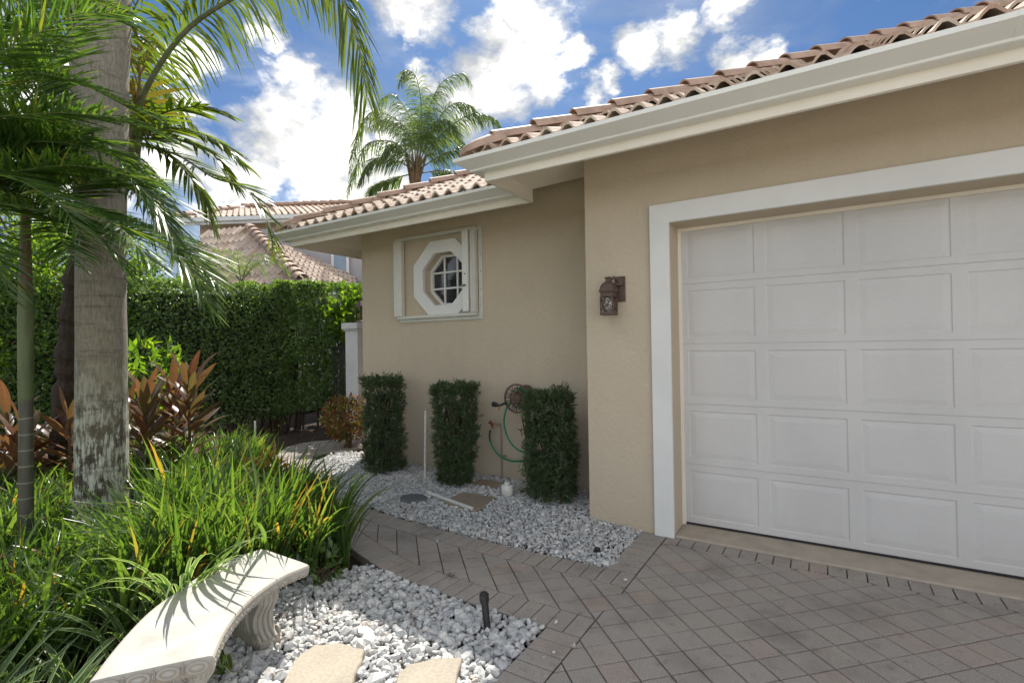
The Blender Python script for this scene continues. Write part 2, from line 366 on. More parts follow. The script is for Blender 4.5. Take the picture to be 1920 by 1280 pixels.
M['cordy'] = leafmat('cordyline_leaf', [(0, (.10, .02, .022)), (.3, (.13, .045, .03)), (.6, (.07, .075, .03)), (.85, (.17, .075, .045)), (1, (.17, .035, .03))], (2.2, 2.0, 1.4), .28, .32, .6, midrib=(.20, .06, .05), band=(.13, .12, .04))
M['croton'] = leafmat('croton_leaf', [(0, (.18, .045, .025)), (.3, (.22, .10, .03)), (.5, (.07, .11, .025)), (.75, (.22, .20, .04)), (1, (.07, .03, .02))], (2.2, 2.0, .9), .4, .35)
M['crotony'] = leafmat('yellow_croton_leaf', [(0, (.40, .14, .02)), (.5, (.50, .30, .03)), (1, (.45, .38, .05))], (2.2, 2.0, .9), .4, .4, band=(.12, .12, .02))
M['core'] = simple('shrub_shade_core', (.022, .03, .014), .95, .5, 20, 1, 30)  # dark green core colour: shade inside the foliage painted on a solid

# ---------------------------------------------------------------- world and sun
SUN = np.array([-1.2, 1.93, 3.0]); SUN = SUN/np.linalg.norm(SUN)
el = math.asin(SUN[2]); az = math.atan2(SUN[0], SUN[1])
w = bpy.data.worlds.new('World'); scn.world = w; w.use_nodes = True; nt = w.node_tree
bg = nt.nodes['Background']
sky = nt.nodes.new('ShaderNodeTexSky'); sky.sky_type = 'NISHITA'; sky.sun_disc = False
sky.sun_elevation = el; sky.sun_rotation = az; sky.air_density = 1.0; sky.dust_density = .6; sky.ozone_density = 2.2
tc = nt.nodes.new('ShaderNodeTexCoord'); D = tc.outputs['Generated']
def wn(scale, detail, rough=.55, dist=0, off=(0, 0, 0), st=(1, 1, 1.6)):
    mp = nt.nodes.new('ShaderNodeMapping'); mp.inputs['Scale'].default_value = st; mp.inputs['Location'].default_value = off
    nt.links.new(D, mp.inputs[0])
    n = N(nt, 'ShaderNodeTexNoise', Scale=scale, Detail=detail, Roughness=rough, Distortion=dist); nt.links.new(mp.outputs[0], n.inputs['Vector']); return n
warp = wn(7, 5, .6)
vm = nt.nodes.new('ShaderNodeVectorMath'); vm.operation = 'SUBTRACT'; nt.links.new(warp.outputs['Color'], vm.inputs[0]); vm.inputs[1].default_value = (.5, .5, .5)
vs = nt.nodes.new('ShaderNodeVectorMath'); vs.operation = 'MULTIPLY_ADD'; nt.links.new(vm.outputs[0], vs.inputs[0]); vs.inputs[1].default_value = (.16, .16, .13); nt.links.new(D, vs.inputs[2])
DW = vs.outputs[0]
# cumulus heaps, each a direction in the sky and an angular radius
heaps = [(480, 62, 42), (545, 150, 55), (560, 230, 95), (600, 320, 100), (480, 330, 70), (345, 110, 50), (360, 200, 45), (760, 5, 85), (985, 40, 75), (940, 95, 62), (1265, 65, 65), (1190, 95, 45), (1060, 100, 38),
         (925, 165, 72), (870, 190, 62), (1015, 150, 48), (800, 150, 40), (1395, 105, 52), (1440, 125, 35), (1370, 0, 60), (1130, 165, 36), (770, 65, 35), (650, 230, 70), (520, 270, 90), (430, 360, 80), (690, 330, 90), (330, 290, 70), (30, 60, 70), (40, 200, 90), (120, 330, 110), (740, 270, 60), (640, 380, 90), (1660, -60, 70), (1900, -160, 150), (300, -150, 120), (1150, -190, 130)]
mask = None
for (u, v, r) in heaps:
    d = sight(u, v); L = np.linalg.norm(d); d = d/L
    ang = r/FPX/(L*L)*1.36
    dp = nt.nodes.new('ShaderNodeVectorMath'); dp.operation = 'DISTANCE'; nt.links.new(DW, dp.inputs[0]); dp.inputs[1].default_value = d
    q = math_(nt, 'SUBTRACT', 1.0, math_(nt, 'DIVIDE', dp.outputs['Value'], ang))
    q = math_(nt, 'MINIMUM', q, .75)
    mask = q if mask is None else math_(nt, 'MAXIMUM', mask, q)
# random unseen cumulus behind the camera, kept dense for fill light
rest = wn(2.4, 6, .6, .2, (3, 1, 0)); b_dir = -F0
dpb = nt.nodes.new('ShaderNodeVectorMath'); dpb.operation = 'DOT_PRODUCT'; nt.links.new(D, dpb.inputs[0]); dpb.inputs[1].default_value = b_dir
gate = math_(nt, 'SUBTRACT', math_(nt, 'MINIMUM', math_(nt, 'MULTIPLY', dpb.outputs['Value'], 2.0), 0.0), 0.0)
restm = math_(nt, 'ADD', math_(nt, 'MULTIPLY', math_(nt, 'SUBTRACT', rest.outputs['Fac'], .44), 3.6), gate)
mask = math_(nt, 'MAXIMUM', mask, restm)
det = wn(16, 8, .62, .3)
det2 = wn(4.5, 5, .55, .2, (5, 2, 1))
m1 = math_(nt, 'ADD', mask, math_(nt, 'MULTIPLY', math_(nt, 'SUBTRACT', det.outputs['Fac'], .5), 1.25))
m1 = math_(nt, 'ADD', m1, math_(nt, 'MULTIPLY', math_(nt, 'SUBTRACT', det2.outputs['Fac'], .5), .7))
cm = ramp(nt, m1, [(-.0, (0, 0, 0)), (.10, (.16, .16, .16)), (.30, (.62, .62, .62)), (.62, (1, 1, 1))])
# thin veil
veil = ramp(nt, wn(3.2, 7, .65, .6, (1, 4, 2), (1, 1, 3.5)).outputs['Fac'], [(.46, (0, 0, 0)), (.78, (.36, .36, .36))])
sepz = nt.nodes.new('ShaderNodeSeparateXYZ'); nt.links.new(D, sepz.inputs[0])
low = ramp(nt, sepz.outputs[2], [(.0, (.75, .75, .75)), (.14, (.6, .6, .6)), (.30, (.10, .10, .10)), (.5, (0, 0, 0))])
cm = math_(nt, 'MAXIMUM', cm, math_(nt, 'MAXIMUM', veil, low))
shade = wn(6.5, 7, .6, .2, (0, 0, -.16))
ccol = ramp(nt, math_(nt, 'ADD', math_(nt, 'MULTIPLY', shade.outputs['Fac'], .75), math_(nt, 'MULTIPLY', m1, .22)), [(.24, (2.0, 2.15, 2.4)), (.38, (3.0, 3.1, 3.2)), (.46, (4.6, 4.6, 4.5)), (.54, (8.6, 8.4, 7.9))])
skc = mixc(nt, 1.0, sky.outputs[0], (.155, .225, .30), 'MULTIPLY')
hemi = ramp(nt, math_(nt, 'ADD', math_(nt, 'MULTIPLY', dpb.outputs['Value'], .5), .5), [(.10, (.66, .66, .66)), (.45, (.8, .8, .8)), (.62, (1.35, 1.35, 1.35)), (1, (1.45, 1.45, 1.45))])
ccol = mixc(nt, 1.0, ccol, hemi, 'MULTIPLY')   # clouds behind the camera brightened for fill light, those in view dimmed
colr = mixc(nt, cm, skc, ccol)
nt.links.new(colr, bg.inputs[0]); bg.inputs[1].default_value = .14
sl = bpy.data.lights.new('sun', 'SUN'); sl.energy = 3.2; sl.angle = math.radians(.53); sl.color = (1, .95, .86)
so = bpy.data.objects.new('sun', sl); COL.objects.link(so); so.rotation_euler = Vector(SUN).to_track_quat('Z', 'Y').to_euler(); so.location = (0, 0, 20)
scn.view_settings.view_transform = 'Standard'; scn.view_settings.look = 'None'; scn.view_settings.exposure = 1.2; scn.view_settings.gamma = 1

# ---------------------------------------------------------------- setting
g = MB(); S = 400
g.add([(-S, -S, -.06), (S, -S, -.06), (S, S, -.06), (-S, S, -.06)], [(0, 1, 2, 3)])
tag(g.build('ground', M['soil']), None, None, kind='structure')
lane = MB(); lane.add([(-60, -30, -.052), (-10.8, -30, -.052), (-13, 40, -.052), (-60, 40, -.052)], [(0, 1, 2, 3)])
tag(lane.build('road', simple('asphalt', (.12, .12, .125), .9, .2, 20)), None, None, kind='structure')

ap0 = MB(); ap0.add([(-1.3, -30, -.03), (14, -30, -.03), (14, -2.55, -.03), (-1.3, -2.55, -.03)], [(0, 1, 2, 3)]); ap0.add([(6.02, -2.55, -.03), (14, -2.55, -.03), (14, 3.9, -.03), (6.02, 3.9, -.03)], [(0, 1, 2, 3)])
tag(ap0.build('driveway_bounce_apron', simple('pale_bounce_concrete', (.74, .66, .55), .85, .08, 3, .3, 60)), None, None, kind='structure')  # unseen ground behind the camera, paled to bounce light onto the house
lw = MB(); lw.add([(-10.5, -30, -.045), (-1.32, -30, -.045), (-1.32, -.6, -.045), (-10.5, -.6, -.045)], [(0, 1, 2, 3)])
tag(lw.build('lawn', simple('lawn_turf', (.10, .13, .04), .9, .35, 40, .8, 120)), None, None, kind='structure')
# pavers ------------------------------------------------
def chunk(V, F, poly, zt, h=.05, bev=.0022):
    """bevelled slab from a convex plan polygon"""
    P = np.array(poly); n = len(P); c = P.mean(0)
    def inset(d):
        out = []
        for i in range(n):
            a, b_, d_ = P[i-1], P[i], P[(i+1) % n]
            e1 = (b_-a)/np.linalg.norm(b_-a); e2 = (d_-b_)/np.linalg.norm(d_-b_)
            n1 = np.array([-e1[1], e1[0]]); n2 = np.array([-e2[1], e2[0]]); m = n1+n2; m = m/max(np.dot(m, m), .15)*2
            out.append(b_+m*d*1.0)
        return np.array(out)
    r0 = inset(.0026+random.uniform(0, .0014)); r1 = inset(.0034+bev)
    b = len(V); z = zt+random.uniform(-.0008, .0008); tx, ty = random.uniform(-.0035, .0035), random.uniform(-.0035, .0035)
    for p in r0: V.append((p[0], p[1], zt-h))
    for p in r0: V.append((p[0], p[1], z-bev+tx*(p[0]-c[0])+ty*(p[1]-c[1])))
    for p in r1: V.append((p[0], p[1], z+tx*(p[0]-c[0])+ty*(p[1]-c[1])))
    for i in range(n):
        j = (i+1) % n
        F.append((b+i, b+j, b+n+j, b+n+i)); F.append((b+n+i, b+n+j, b+2*n+j, b+2*n+i))
    F.append(tuple(b+2*n+i for i in range(n)))
def ccw(p):
    a = sum(p[i][0]*p[(i+1) % len(p)][1]-p[(i+1) % len(p)][0]*p[i][1] for i in range(len(p)))
    return p if a > 0 else p[::-1]
LOW_IN = [(-1.09, 2.385), (-1.4, 2.385), (-1.75, 2.385), (-2.2, 2.405), (-2.6, 2.45), (-3.2, 2.63), (-3.9, 2.86), (-4.7, 3.12), (-5.6, 3.5), (-6.5, 4.15), (-7.15, 5.0), (-6.75, 5.85), (-6.2, 7.0)]
UP_IN = [(-1.07, 3.22), (-1.4, 3.215), (-1.8, 3.205), (-2.4, 3.21), (-3.0, 3.24), (-3.6, 3.30), (-4.1, 3.37), (-4.8, 3.58), (-5.5, 4.0), (-6.12, 4.65), (-5.9, 5.3), (-5.4, 6.6)]
field = ccw(LOW_IN+UP_IN[::-1])
drive = ccw([(-1.24, 3.85), (6, 3.85), (6, -4), (-1.21, -4), (-1.21, 2.34), (-1.275, 2.42), (-1.275, 3.2), (-1.24, 3.25)])
def offset(pl, d):
    P = np.array(pl); out = []
    for i in range(len(P)):
        t = P[min(i+1, len(P)-1)]-P[max(i-1, 0)]; t = t/np.linalg.norm(t); out.append(P[i]+np.array([-t[1], t[0]])*d)
    return out
sq = .15; r2 = math.sqrt(.5)
V, F = [], []; V2, F2 = [], []
def area(p): return abs(sum(p[i][0]*p[(i+1) % len(p)][1]-p[(i+1) % len(p)][0]*p[i][1] for i in range(len(p))))/2
def clip(p, n, c):
    out = []
    for i in range(len(p)):
        a, b_ = p[i], p[(i+1) % len(p)]; da = a[0]*n[0]+a[1]*n[1]-c; db = b_[0]*n[0]+b_[1]*n[1]-c
        if da >= 0: out.append(a)
        if (da >= 0) != (db >= 0): f = da/(da-db); out.append((a[0]+(b_[0]-a[0])*f, a[1]+(b_[1]-a[1])*f))
    o2 = []
    for q in out:
        if not o2 or math.hypot(q[0]-o2[-1][0], q[1]-o2[-1][1]) > .006: o2.append(q)
    if len(o2) > 1 and math.hypot(o2[0][0]-o2[-1][0], o2[0][1]-o2[-1][1]) < .006: o2.pop()
    return o2
LOWc = np.array(spline([(x, y) for x, y in LOW_IN], 60)); UPc = np.array(spline([(x, y) for x, y in UP_IN], 60))
def clip_line(p, L, d, side):
    if len(p) < 3: return p
    c = np.mean(np.array(p), 0); i = int(np.argmin(np.sum(((L[1:]+L[:-1])/2-c)**2, 1))); t = L[i+1]-L[i]; t = t/np.linalg.norm(t)
    n = np.array([-t[1], t[0]])*side; return clip(p, n, float(np.dot(L[i], n)+d))
fieldx = field
for i in range(-45, 60):
    k = -60
    while k < 60:
        a0 = .005+sq*i; b0 = .0+sq*k-.022; ln = sq
        if random.random() < .07: ln = sq*1.0
        pts = [(a0, b0), (a0+sq, b0), (a0+sq, b0+ln), (a0, b0+ln)]; k += 1
        xy = [((a-b_)*r2, (a+b_)*r2) for a, b_ in pts]
        cx = sum(p[0] for p in xy)/4; cy = sum(p[1] for p in xy)/4
        if cx > 5.5 or cy < -2.5 or cx < -8: continue
        xs = [q[0] for q in xy]; ys = [q[1] for q in xy]; ps = []
        if min(xs) > -1.066 or (max(xs) > -1.088 and min(ys) >= 2.585 and max(ys) <= 3.02): ps = [(0, xy)]
        elif max(xs) > -1.088: ps = [(0, clip(xy, (1, 0), -1.088 if cy < 2.8 else -1.068)), (1, clip(clip(clip(xy, (-1, 0), 1.088 if cy < 2.8 else 1.068), (0, 1), 2.588), (0, -1), -3.018))]
        elif inpoly(cx, cy, fieldx): ps = [(1, clip_line(clip_line(xy, LOWc, .201, -1), UPc, .201, 1))]
        for wh, p in ps:
            if wh == 0: p = clip(p, (0, -1), -3.828)
            if len(p) > 2 and area(p) > 5e-4: chunk(*((V, F) if wh == 0 else (V2, F2)), ccw(p), 0.0)
def border(Vx, Fx, line, depth, wbrick=.105, zt=.004, side=1):
    P = [np.array(p) for p in line]
    L = [0]
    for a, b_ in zip(P, P[1:]): L.append(L[-1]+np.linalg.norm(b_-a))
    n = max(1, round(L[-1]/wbrick)); 
    def at(s):
        for q in range(len(P)-1):
            if s <= L[q+1]+1e-9: 
                f = (s-L[q])/(L[q+1]-L[q]); t = (P[q+1]-P[q])/(L[q+1]-L[q]); return P[q]+(P[q+1]-P[q])*f, t
        return P[-1], t
    for q in range(n):
        a, ta = at(L[-1]*q/n); b_, tb = at(L[-1]*(q+1)/n)
        na = np.array([-ta[1], ta[0]])*side; nb = np.array([-tb[1], tb[0]])*side
        chunk(Vx, Fx, ccw([tuple(a), tuple(b_), tuple(b_+nb*depth), tuple(a+na*depth)]), zt*.25, .06)
low_c = [tuple(p) for p in spline([(x, y) for x, y in LOW_IN], 60)]
up_c = [tuple(p) for p in spline([(x, y) for x, y in UP_IN], 60)]
border(V2, F2, low_c, .20, side=-1); border(V2, F2, up_c, .20, side=1)
border(V, F, [(-1.29, 2.383), (-1.29, -2.5)], .20, side=1)
border(V, F, [(-1.27, 4.035), (-1.27, 3.22)], .20, side=1)
border(V, F, [(-1.067, 4.0), (3.7, 4.0)], .17, .105, side=-1)
def paved(name, V, F):
    by = {}
    for f in F: by.setdefault(len(f), []).append(f)
    return nbuild(name, np.array(V), [np.array(q) for q in by.values()], M['paver'])
tag(paved('driveway', V, F), None, None, kind='structure'); tag(paved('path', V2, F2), None, None, kind='structure')
js = MB(); js.prism(drive, -.05, -.011); tag(js.build('driveway_sand', M['joint']), None, None, kind='structure')
js = MB(); js.prism(field, -.045, -.0115); tag(js.build('path_sand', M['joint']), None, None, kind='structure')

# gravel -------------------------------------------------
def stones(name, poly, spacing, rad, layers, zbase, avoid=(), hfun=None, mat='gravel', thin=1.0):
    bm = bmesh.new(); bmesh.ops.create_icosphere(bm, subdivisions=1, radius=1)
    base = np.array([v.co[:] for v in bm.verts]); fc = np.array([[v.index for v in f.verts] for f in bm.faces]); bm.free()
    shapes = []
    for q in range(14):
        b_ = base.copy()
        for _ in range(7):
            d = norm(rng.normal(size=3)); lim = rng.uniform(.42, .78); dd = b_@d
            b_ = b_-np.outer(np.maximum(dd-lim, 0), d)
        shapes.append(b_*np.array([1.25, rng.uniform(.75, 1.0), rng.uniform(.55, .8)]))
    P = np.array(poly); x0, y0 = P.min(0); x1, y1 = P.max(0); VV = []; FF = []; off = 0
    for L in range(layers):
        gx, gy = np.meshgrid(np.arange(x0, x1, spacing), np.arange(y0, y1, spacing)); gx = gx.ravel(); gy = gy.ravel()
        gx = gx+rng.uniform(-.5, .5, len(gx))*spacing; gy = gy+rng.uniform(-.5, .5, len(gy))*spacing
        k = inpoly(gx, gy, poly) & (rng.uniform(size=len(gx)) < thin)
        for a in avoid: k &= ~inpoly(gx, gy, a)
        gx, gy = gx[k], gy[k]; n = len(gx)
        r = rad*np.exp(rng.normal(0, .33, n)); gz = zbase+L*rad*.95+rng.uniform(-.3, .3, n)*rad
        if hfun is not None: gz = gz+hfun(gx, gy)
        q = norm(rng.normal(size=(n, 4))); w_, x, y, z = q.T
        tilt = rng.uniform(0, 1, n) < .55
        ang = rng.uniform(0, 2*PI, n); w_ = np.where(tilt, np.cos(ang/2), w_); x = np.where(tilt, .12*np.sin(ang), x); y = np.where(tilt, .1, y); z = np.where(tilt, np.sin(ang/2), z)
        nn = np.sqrt(w_*w_+x*x+y*y+z*z); w_, x, y, z = w_/nn, x/nn, y/nn, z/nn
        R = np.stack([np.stack([1-2*(y*y+z*z), 2*(x*y-z*w_), 2*(x*z+y*w_)], -1), np.stack([2*(x*y+z*w_), 1-2*(x*x+z*z), 2*(y*z-x*w_)], -1), np.stack([2*(x*z-y*w_), 2*(y*z+x*w_), 1-2*(x*x+y*y)], -1)], 1)
        sh = np.array(shapes)[rng.integers(0, 14, n)]
        v = np.einsum('nij,nkj->nki', R, sh)*r[:, None, None]+np.stack([gx, gy, gz], -1)[:, None, :]
        VV.append(v.reshape(-1, 3)); FF.append((fc[None]+(off+np.arange(n)*len(base))[:, None, None]).reshape(-1, 3)); off += n*len(base)
    return nbuild(name, np.concatenate(VV), np.concatenate(FF), M[mat], smooth=False)
def slabpoly(px, z=0.0): return [tuple(atZ(u, v, z)[:2]) for u, v in px]
s_lit1 = slabpoly([(520, 1300), (548, 1246), (562, 1226), (592, 1207), (640, 1205), (684, 1216), (672, 1250), (655, 1300)], .03)
s_lit2 = slabpoly([(728, 1310), (746, 1262), (762, 1246), (812, 1234), (868, 1231), (858, 1262), (845, 1310)], .03)
s_sq = slabpoly([(830, 943), (868, 925), (930, 936), (918, 945), (893, 961)], .02)
s_br = slabpoly([(878, 911), (905, 903), (948, 910), (930, 921)], .02)
s_sl = [tuple(atZ(776+(26+4*math.sin(3*a))*math.cos(a), 934+(8+1.5*math.cos(2*a))*math.sin(a), .02)[:2]) for a in np.linspace(0, 2*PI, 11)[:-1]]
up_poly = [(-1.27, 3.235), (-1.27, 4.03), (-1.26, 4.0), (-1.72, 4.0), (-1.72, 4.7), (-5.3, 4.7), (-5.5, 4.9), (-5.9, 4.8), (-5.55, 4.02), (-4.8, 3.6), (-4.1, 3.39), (-3.6, 3.32), (-3.0, 3.26), (-2.4, 3.23), (-1.8, 3.225)]
lo_poly = [(-1.3, 2.375), (-1.3, .5), (-2.6, .3), (-3.0, 1.4), (-2.95, 1.95), (-2.75, 2.44), (-2.55, 2.43), (-2.2, 2.39), (-1.75, 2.37)]
hup = lambda x, y: .045*np.clip((y-3.4)/.9, 0, 1)*np.clip((-1.35-x)/.5+.2, 0, 1)
tag(stones('gravel', up_poly, .0265, .0165, 2, -.012, [s_sq, s_br, s_sl], hup), 'pale grey marble chips filling the bed along the house wall', 'gravel', kind='stuff')
tag(stones('gravel', lo_poly, .030, .0205, 2, -.018, [s_lit1, s_lit2]), 'larger white and grey chips around the stepping stones by the bench', 'gravel', kind='stuff')
st_poly = [(-3.6, 3.0), (-1.1, 2.95), (-1.0, 4.0), (-1.27, 4.03), (-1.27, 3.235), (-2.4, 3.23), (-3.6, 3.32)]
st2 = [(-1.32, 2.36), (-2.6, 2.42), (-2.6, 2.66), (-1.1, 2.62), (-.95, 1.4), (-1.3, 1.4)]
tag(stones('stray_chips', st_poly, .05, .010, 1, .012, hfun=None, thin=.028), 'few stray pale chips kicked onto the path edge below the wall bed', 'gravel', kind='stuff')
tag(stones('stray_chips', st2, .05, .013, 1, .014, hfun=None, thin=.035), 'few stray chips lying on the brick border of the lower bed', 'gravel', kind='stuff')
mb = MB(); mb.prism(up_poly[:2]+up_poly[3:], -.055, -.02); tag(mb.build('gravel_soil', M['soil']), None, None, kind='structure')
def slab(name, poly, z0, z1, mat, label, cat, group=None):
    P = np.array(ccw([tuple(p) for p in poly])); c = P.mean(0); pts = []
    for i in range(len(P)):
        a, b_ = P[i], P[(i+1) % len(P)]
        for f in (0, .33, .66):
            q = a+(b_-a)*f; pts.append(q+(rng.uniform(-.008, .008, 2) if f else 0))
    mb = MB(); n = len(pts); vs = [(p[0], p[1], z0) for p in pts]+[(p[0], p[1], z1-.008) for p in pts]+[(*(c+(p-c)*.965), z1) for p in pts]
    fs = [(i, (i+1) % n, n+(i+1) % n, n+i) for i in range(n)]+[(n+i, n+(i+1) % n, 2*n+(i+1) % n, 2*n+i) for i in range(n)]+[tuple(range(2*n, 3*n))]
    mb.add(vs, fs); return tag(mb.build(name, mat), label, cat, group)
slab('stepping_stone', s_lit1, -.02, .032, M['flag'], 'sunlit tan flagstone in the gravel nearest the bench', 'stepping stone', 'stepping stones')
slab('stepping_stone', s_lit2, -.02, .032, M['flag'], 'sunlit tan flagstone between the bench stone and the driveway edge', 'stepping stone', 'stepping stones')
slab('stepping_stone', s_sq, -.02, .042, M['flag2'], 'cracked square brown flagstone under the white pipe by the wall', 'stepping stone', 'stepping stones')
slab('stepping_stone', s_br, .0, .052, M['flag2'], 'small brown flagstone against the wall below the hose tap', 'stepping stone', 'stepping stones')
slab('slate_disc', s_sl, -.02, .034, M['slate'], 'dark round slate lying in gravel left of the white pipe', 'slate')

# ---------------------------------------------------------------- the house
house = empty('house', (-1.72, 3.99, 0), 'single storey beige stucco house with tiled roof and white garage door', 'house')
XL, YW, XC, YG = -5.27, 4.70, -1.72, 3.99
DX0, DX1, DZ0, DZ1, DY = -1.003, 3.62, .03, 2.47, 4.26
w_ = MB()
w_.box(XC, -1.01, YG, YG+.27, -.1, 3.25); w_.box(-1.01, 3.63, YG, YG+.27, 2.44, 3.25); w_.box(3.63, 5.0, YG, YG+.27, -.1, 3.25)
w_.box(XC, XC+.2, YG+.27, YW+.2, -.1, 3.25)
# recess wall with an octagonal opening
cx, cz, ap = -3.84, 2.315, .315
t8 = math.tan(PI/8)
def octo(a, y=None): 
    p = [(a, -a*t8), (a, a*t8), (a*t8, a), (-a*t8, a), (-a, a*t8), (-a, -a*t8), (-a*t8, -a), (a*t8, -a)]
    return [(cx+q[0], cz+q[1]) for q in p]
oi = octo(ap); A = .48
sqp = [(A, -A*t8), (A, A*t8), (A*t8, A), (-A*t8, A), (-A, A*t8), (-A, -A*t8), (-A*t8, -A), (A*t8, -A)]; sqp = [(cx+a, cz+b_) for a, b_ in sqp]
cor = {1: (cx+A, cz+A), 3: (cx-A, cz+A), 5: (cx-A, cz-A), 7: (cx+A, cz-A)}
w2 = MB()
vs = [(x, YW, z) for x, z in oi+sqp]+[(x, YW, z) for x, z in cor.values()]
ci = {k: 16+i for i, k in enumerate(cor)}
for i in range(8):
    j = (i+1) % 8
    w2.add(vs, [(i, 8+i, 8+j, j)] if i not in ci else [(i, 8+i, ci[i], 8+j, j)])
def quadY(mb, x0, x1, z0, z1, y): mb.add([(x0, y, z0), (x1, y, z0), (x1, y, z1), (x0, y, z1)], [(0, 1, 2, 3)])
quadY(w2, XL, cx-A, -.1, 3.25, YW); quadY(w2, cx+A, XC, -.1, 3.25, YW); quadY(w2, cx-A, cx+A, -.1, cz-A, YW); quadY(w2, cx-A, cx+A, cz+A, 3.25, YW)
oj = octo(ap)
for i in range(8):
    j = (i+1) % 8; w2.add([(oi[i][0], YW, oi[i][1]), (oi[j][0], YW, oi[j][1]), (oi[j][0], YW+.16, oi[j][1]), (oi[i][0], YW+.16, oi[i][1])], [(0, 1, 2, 3)])
w2.box(XL, XL+.15, YW+.001, 12.5, -.1, 3.25); w2.box(XL+.16, 5.0, 12.3, 12.5, -.1, 3.25); w2.box(4.8, 4.999, YG+.28, 12.29, -.1, 3.25)
wobj = adopt(house, w_.build('wall', M['wall'])); adopt(house, w2.build('wall', M['wall2']))
# soffit, fascia, gutter swept round the eaves
EAVE = [(-5.87, 12.5), (-5.87, 4.05), (-2.306, 4.05), (-2.306, 3.34), (5.3, 3.34)]
def sweep(line, prof, closed=True):
    P = [np.array(p) for p in line]; n = len(P); rings = []
    for i in range(n):
        if i == 0: t = P[1]-P[0]; t = t/np.linalg.norm(t); m = np.array([t[1], -t[0]]); 
        elif i == n-1: t = P[-1]-P[-2]; t = t/np.linalg.norm(t); m = np.array([t[1], -t[0]])
        else:
            t1 = (P[i]-P[i-1])/np.linalg.norm(P[i]-P[i-1]); t2 = (P[i+1]-P[i])/np.linalg.norm(P[i+1]-P[i])
            n1 = np.array([t1[1], -t1[0]]); n2 = np.array([t2[1], -t2[0]]); m = (n1+n2)/(1+np.dot(n1, n2))
        rings.append([(*(P[i]+m*d), z) for d, z in prof])
    mb = MB(); k = len(prof); vs = [p for r in rings for p in r]; e = k if closed else k-1
    mb.add(vs, [(i*k+a, i*k+(a+1) % k, (i+1)*k+(a+1) % k, (i+1)*k+a) for i in range(n-1) for a in range(e)])
    if closed: mb.add(rings[0], [tuple(range(k))]); mb.add(rings[-1], [tuple(range(k))[::-1]])
    return mb
adopt(house, sweep(EAVE, [(-.02, 2.95), (-.66, 3.205), (-.66, 3.22), (-.02, 2.965)]).build('soffit', M['soffit']))
adopt(house, sweep(EAVE, [(0, 2.83), (0, 3.01), (-.03, 3.01), (-.03, 2.83)]).build('fascia', M['fascia']))
GP = [(.002, 2.985), (.002, 2.895), (.072, 2.895), (.082, 2.90), (.086, 2.912), (.100, 2.920), (.168, 2.955), (.182, 2.962), (.182, 2.99), (.172, 2.992), (.170, 2.972), (.16, 2.965), (.085, 2.925), (.012, 2.915), (.012, 2.985)]
adopt(house, sweep(EAVE, GP).build('gutter', M['gutter']))
seam = MB()
adopt(house, sweep([(.78, 3.34), (.815, 3.34)], [(d+(.0015 if d > .05 else 0), z-.0015 if z < 2.95 else z+.0015) for d, z in GP]).build('gutter_joint', M['gutter']))
# roof
SL = .48; EO = .09; EZ = 3.015
def roof_face(name, poly, org, along, up, zf, tw=.172, cl=.30, fine=True, mat=None, phase=0.0, parent=None, lift=.036, rise=.044):
    """barrel tiles laid on a plane: plan polygon, plan unit vectors along the eave and up the slope"""
    along = np.array(along, float); up = np.array(up, float); org = np.array(org, float)
    P = np.array(poly)-org; s = P@along; t = P@up; s0, s1, t0, t1 = s.min(), s.max(), t.min(), t.max()
    nu = 8 if fine else 4; nv = 4 if fine else 1
    us = np.arange(math.floor(s0/tw)*tw*1.0, s1+tw, tw/nu); V = []; Fq = []; rnd = []
    prof = lambda u: rise*np.maximum(0, np.sin(2*PI*(u/tw+phase)))**.75-.012*np.maximum(0, -np.sin(2*PI*(u/tw+phase)))
    h = prof(us); ncourse = int(math.ceil((t1-t0)/cl)); b = 0
    for c in range(ncourse):
        ts = np.linspace(t0+c*cl, t0+(c+1)*cl+.02, nv+1); rows = []
        jit = rng.uniform(-.004, .004, len(us)//nu+2)
        for q, tt in enumerate(ts):
            f = q/nv; li = lift*(1-f)
            hh = h*(1.0-.12*f)+li+jit[(np.arange(len(us))//nu)]
            if q == 0:
                xy = org+np.outer(us, along)+up*(tt+.004); V.append(np.column_stack([xy, zf(xy)+hh-.022]))
            xy = org+np.outer(us, along)+up*tt; V.append(np.column_stack([xy, zf(xy)+hh]))
        k = len(us); 
        rc = rng.uniform(size=len(us)//nu+2)
        for q in range(nv+1):
            tm = ts[max(q-1, 0)]*.5+ts[min(max(q, 1), nv)]*.5 if q else ts[0]
            cxy = org+np.outer(us[:-1]+tw/nu/2, along)+up*tm; keep = inpoly(cxy[:, 0], cxy[:, 1], poly)
            for i in np.nonzero(keep)[0]:
                Fq.append((b+q*k+i, b+q*k+i+1, b+(q+1)*k+i+1, b+(q+1)*k+i)); rnd.append(rc[(i+nu//4)//nu])
        b += (nv+2)*k
    o = nbuild(name, np.vstack(V), np.array(Fq), mat or M['tile'], smooth=False)
    at = o.data.attributes.new('rnd', 'FLOAT', 'FACE')
    if len(o.data.polygons) == len(rnd): at.data.foreach_set('value', np.array(rnd, np.float32))
    o.data.polygons.foreach_set('use_smooth', np.ones(len(o.data.polygons), bool))
    e = o.modifiers.new('e', 'EDGE_SPLIT'); e.split_angle = math.radians(38)
    return o
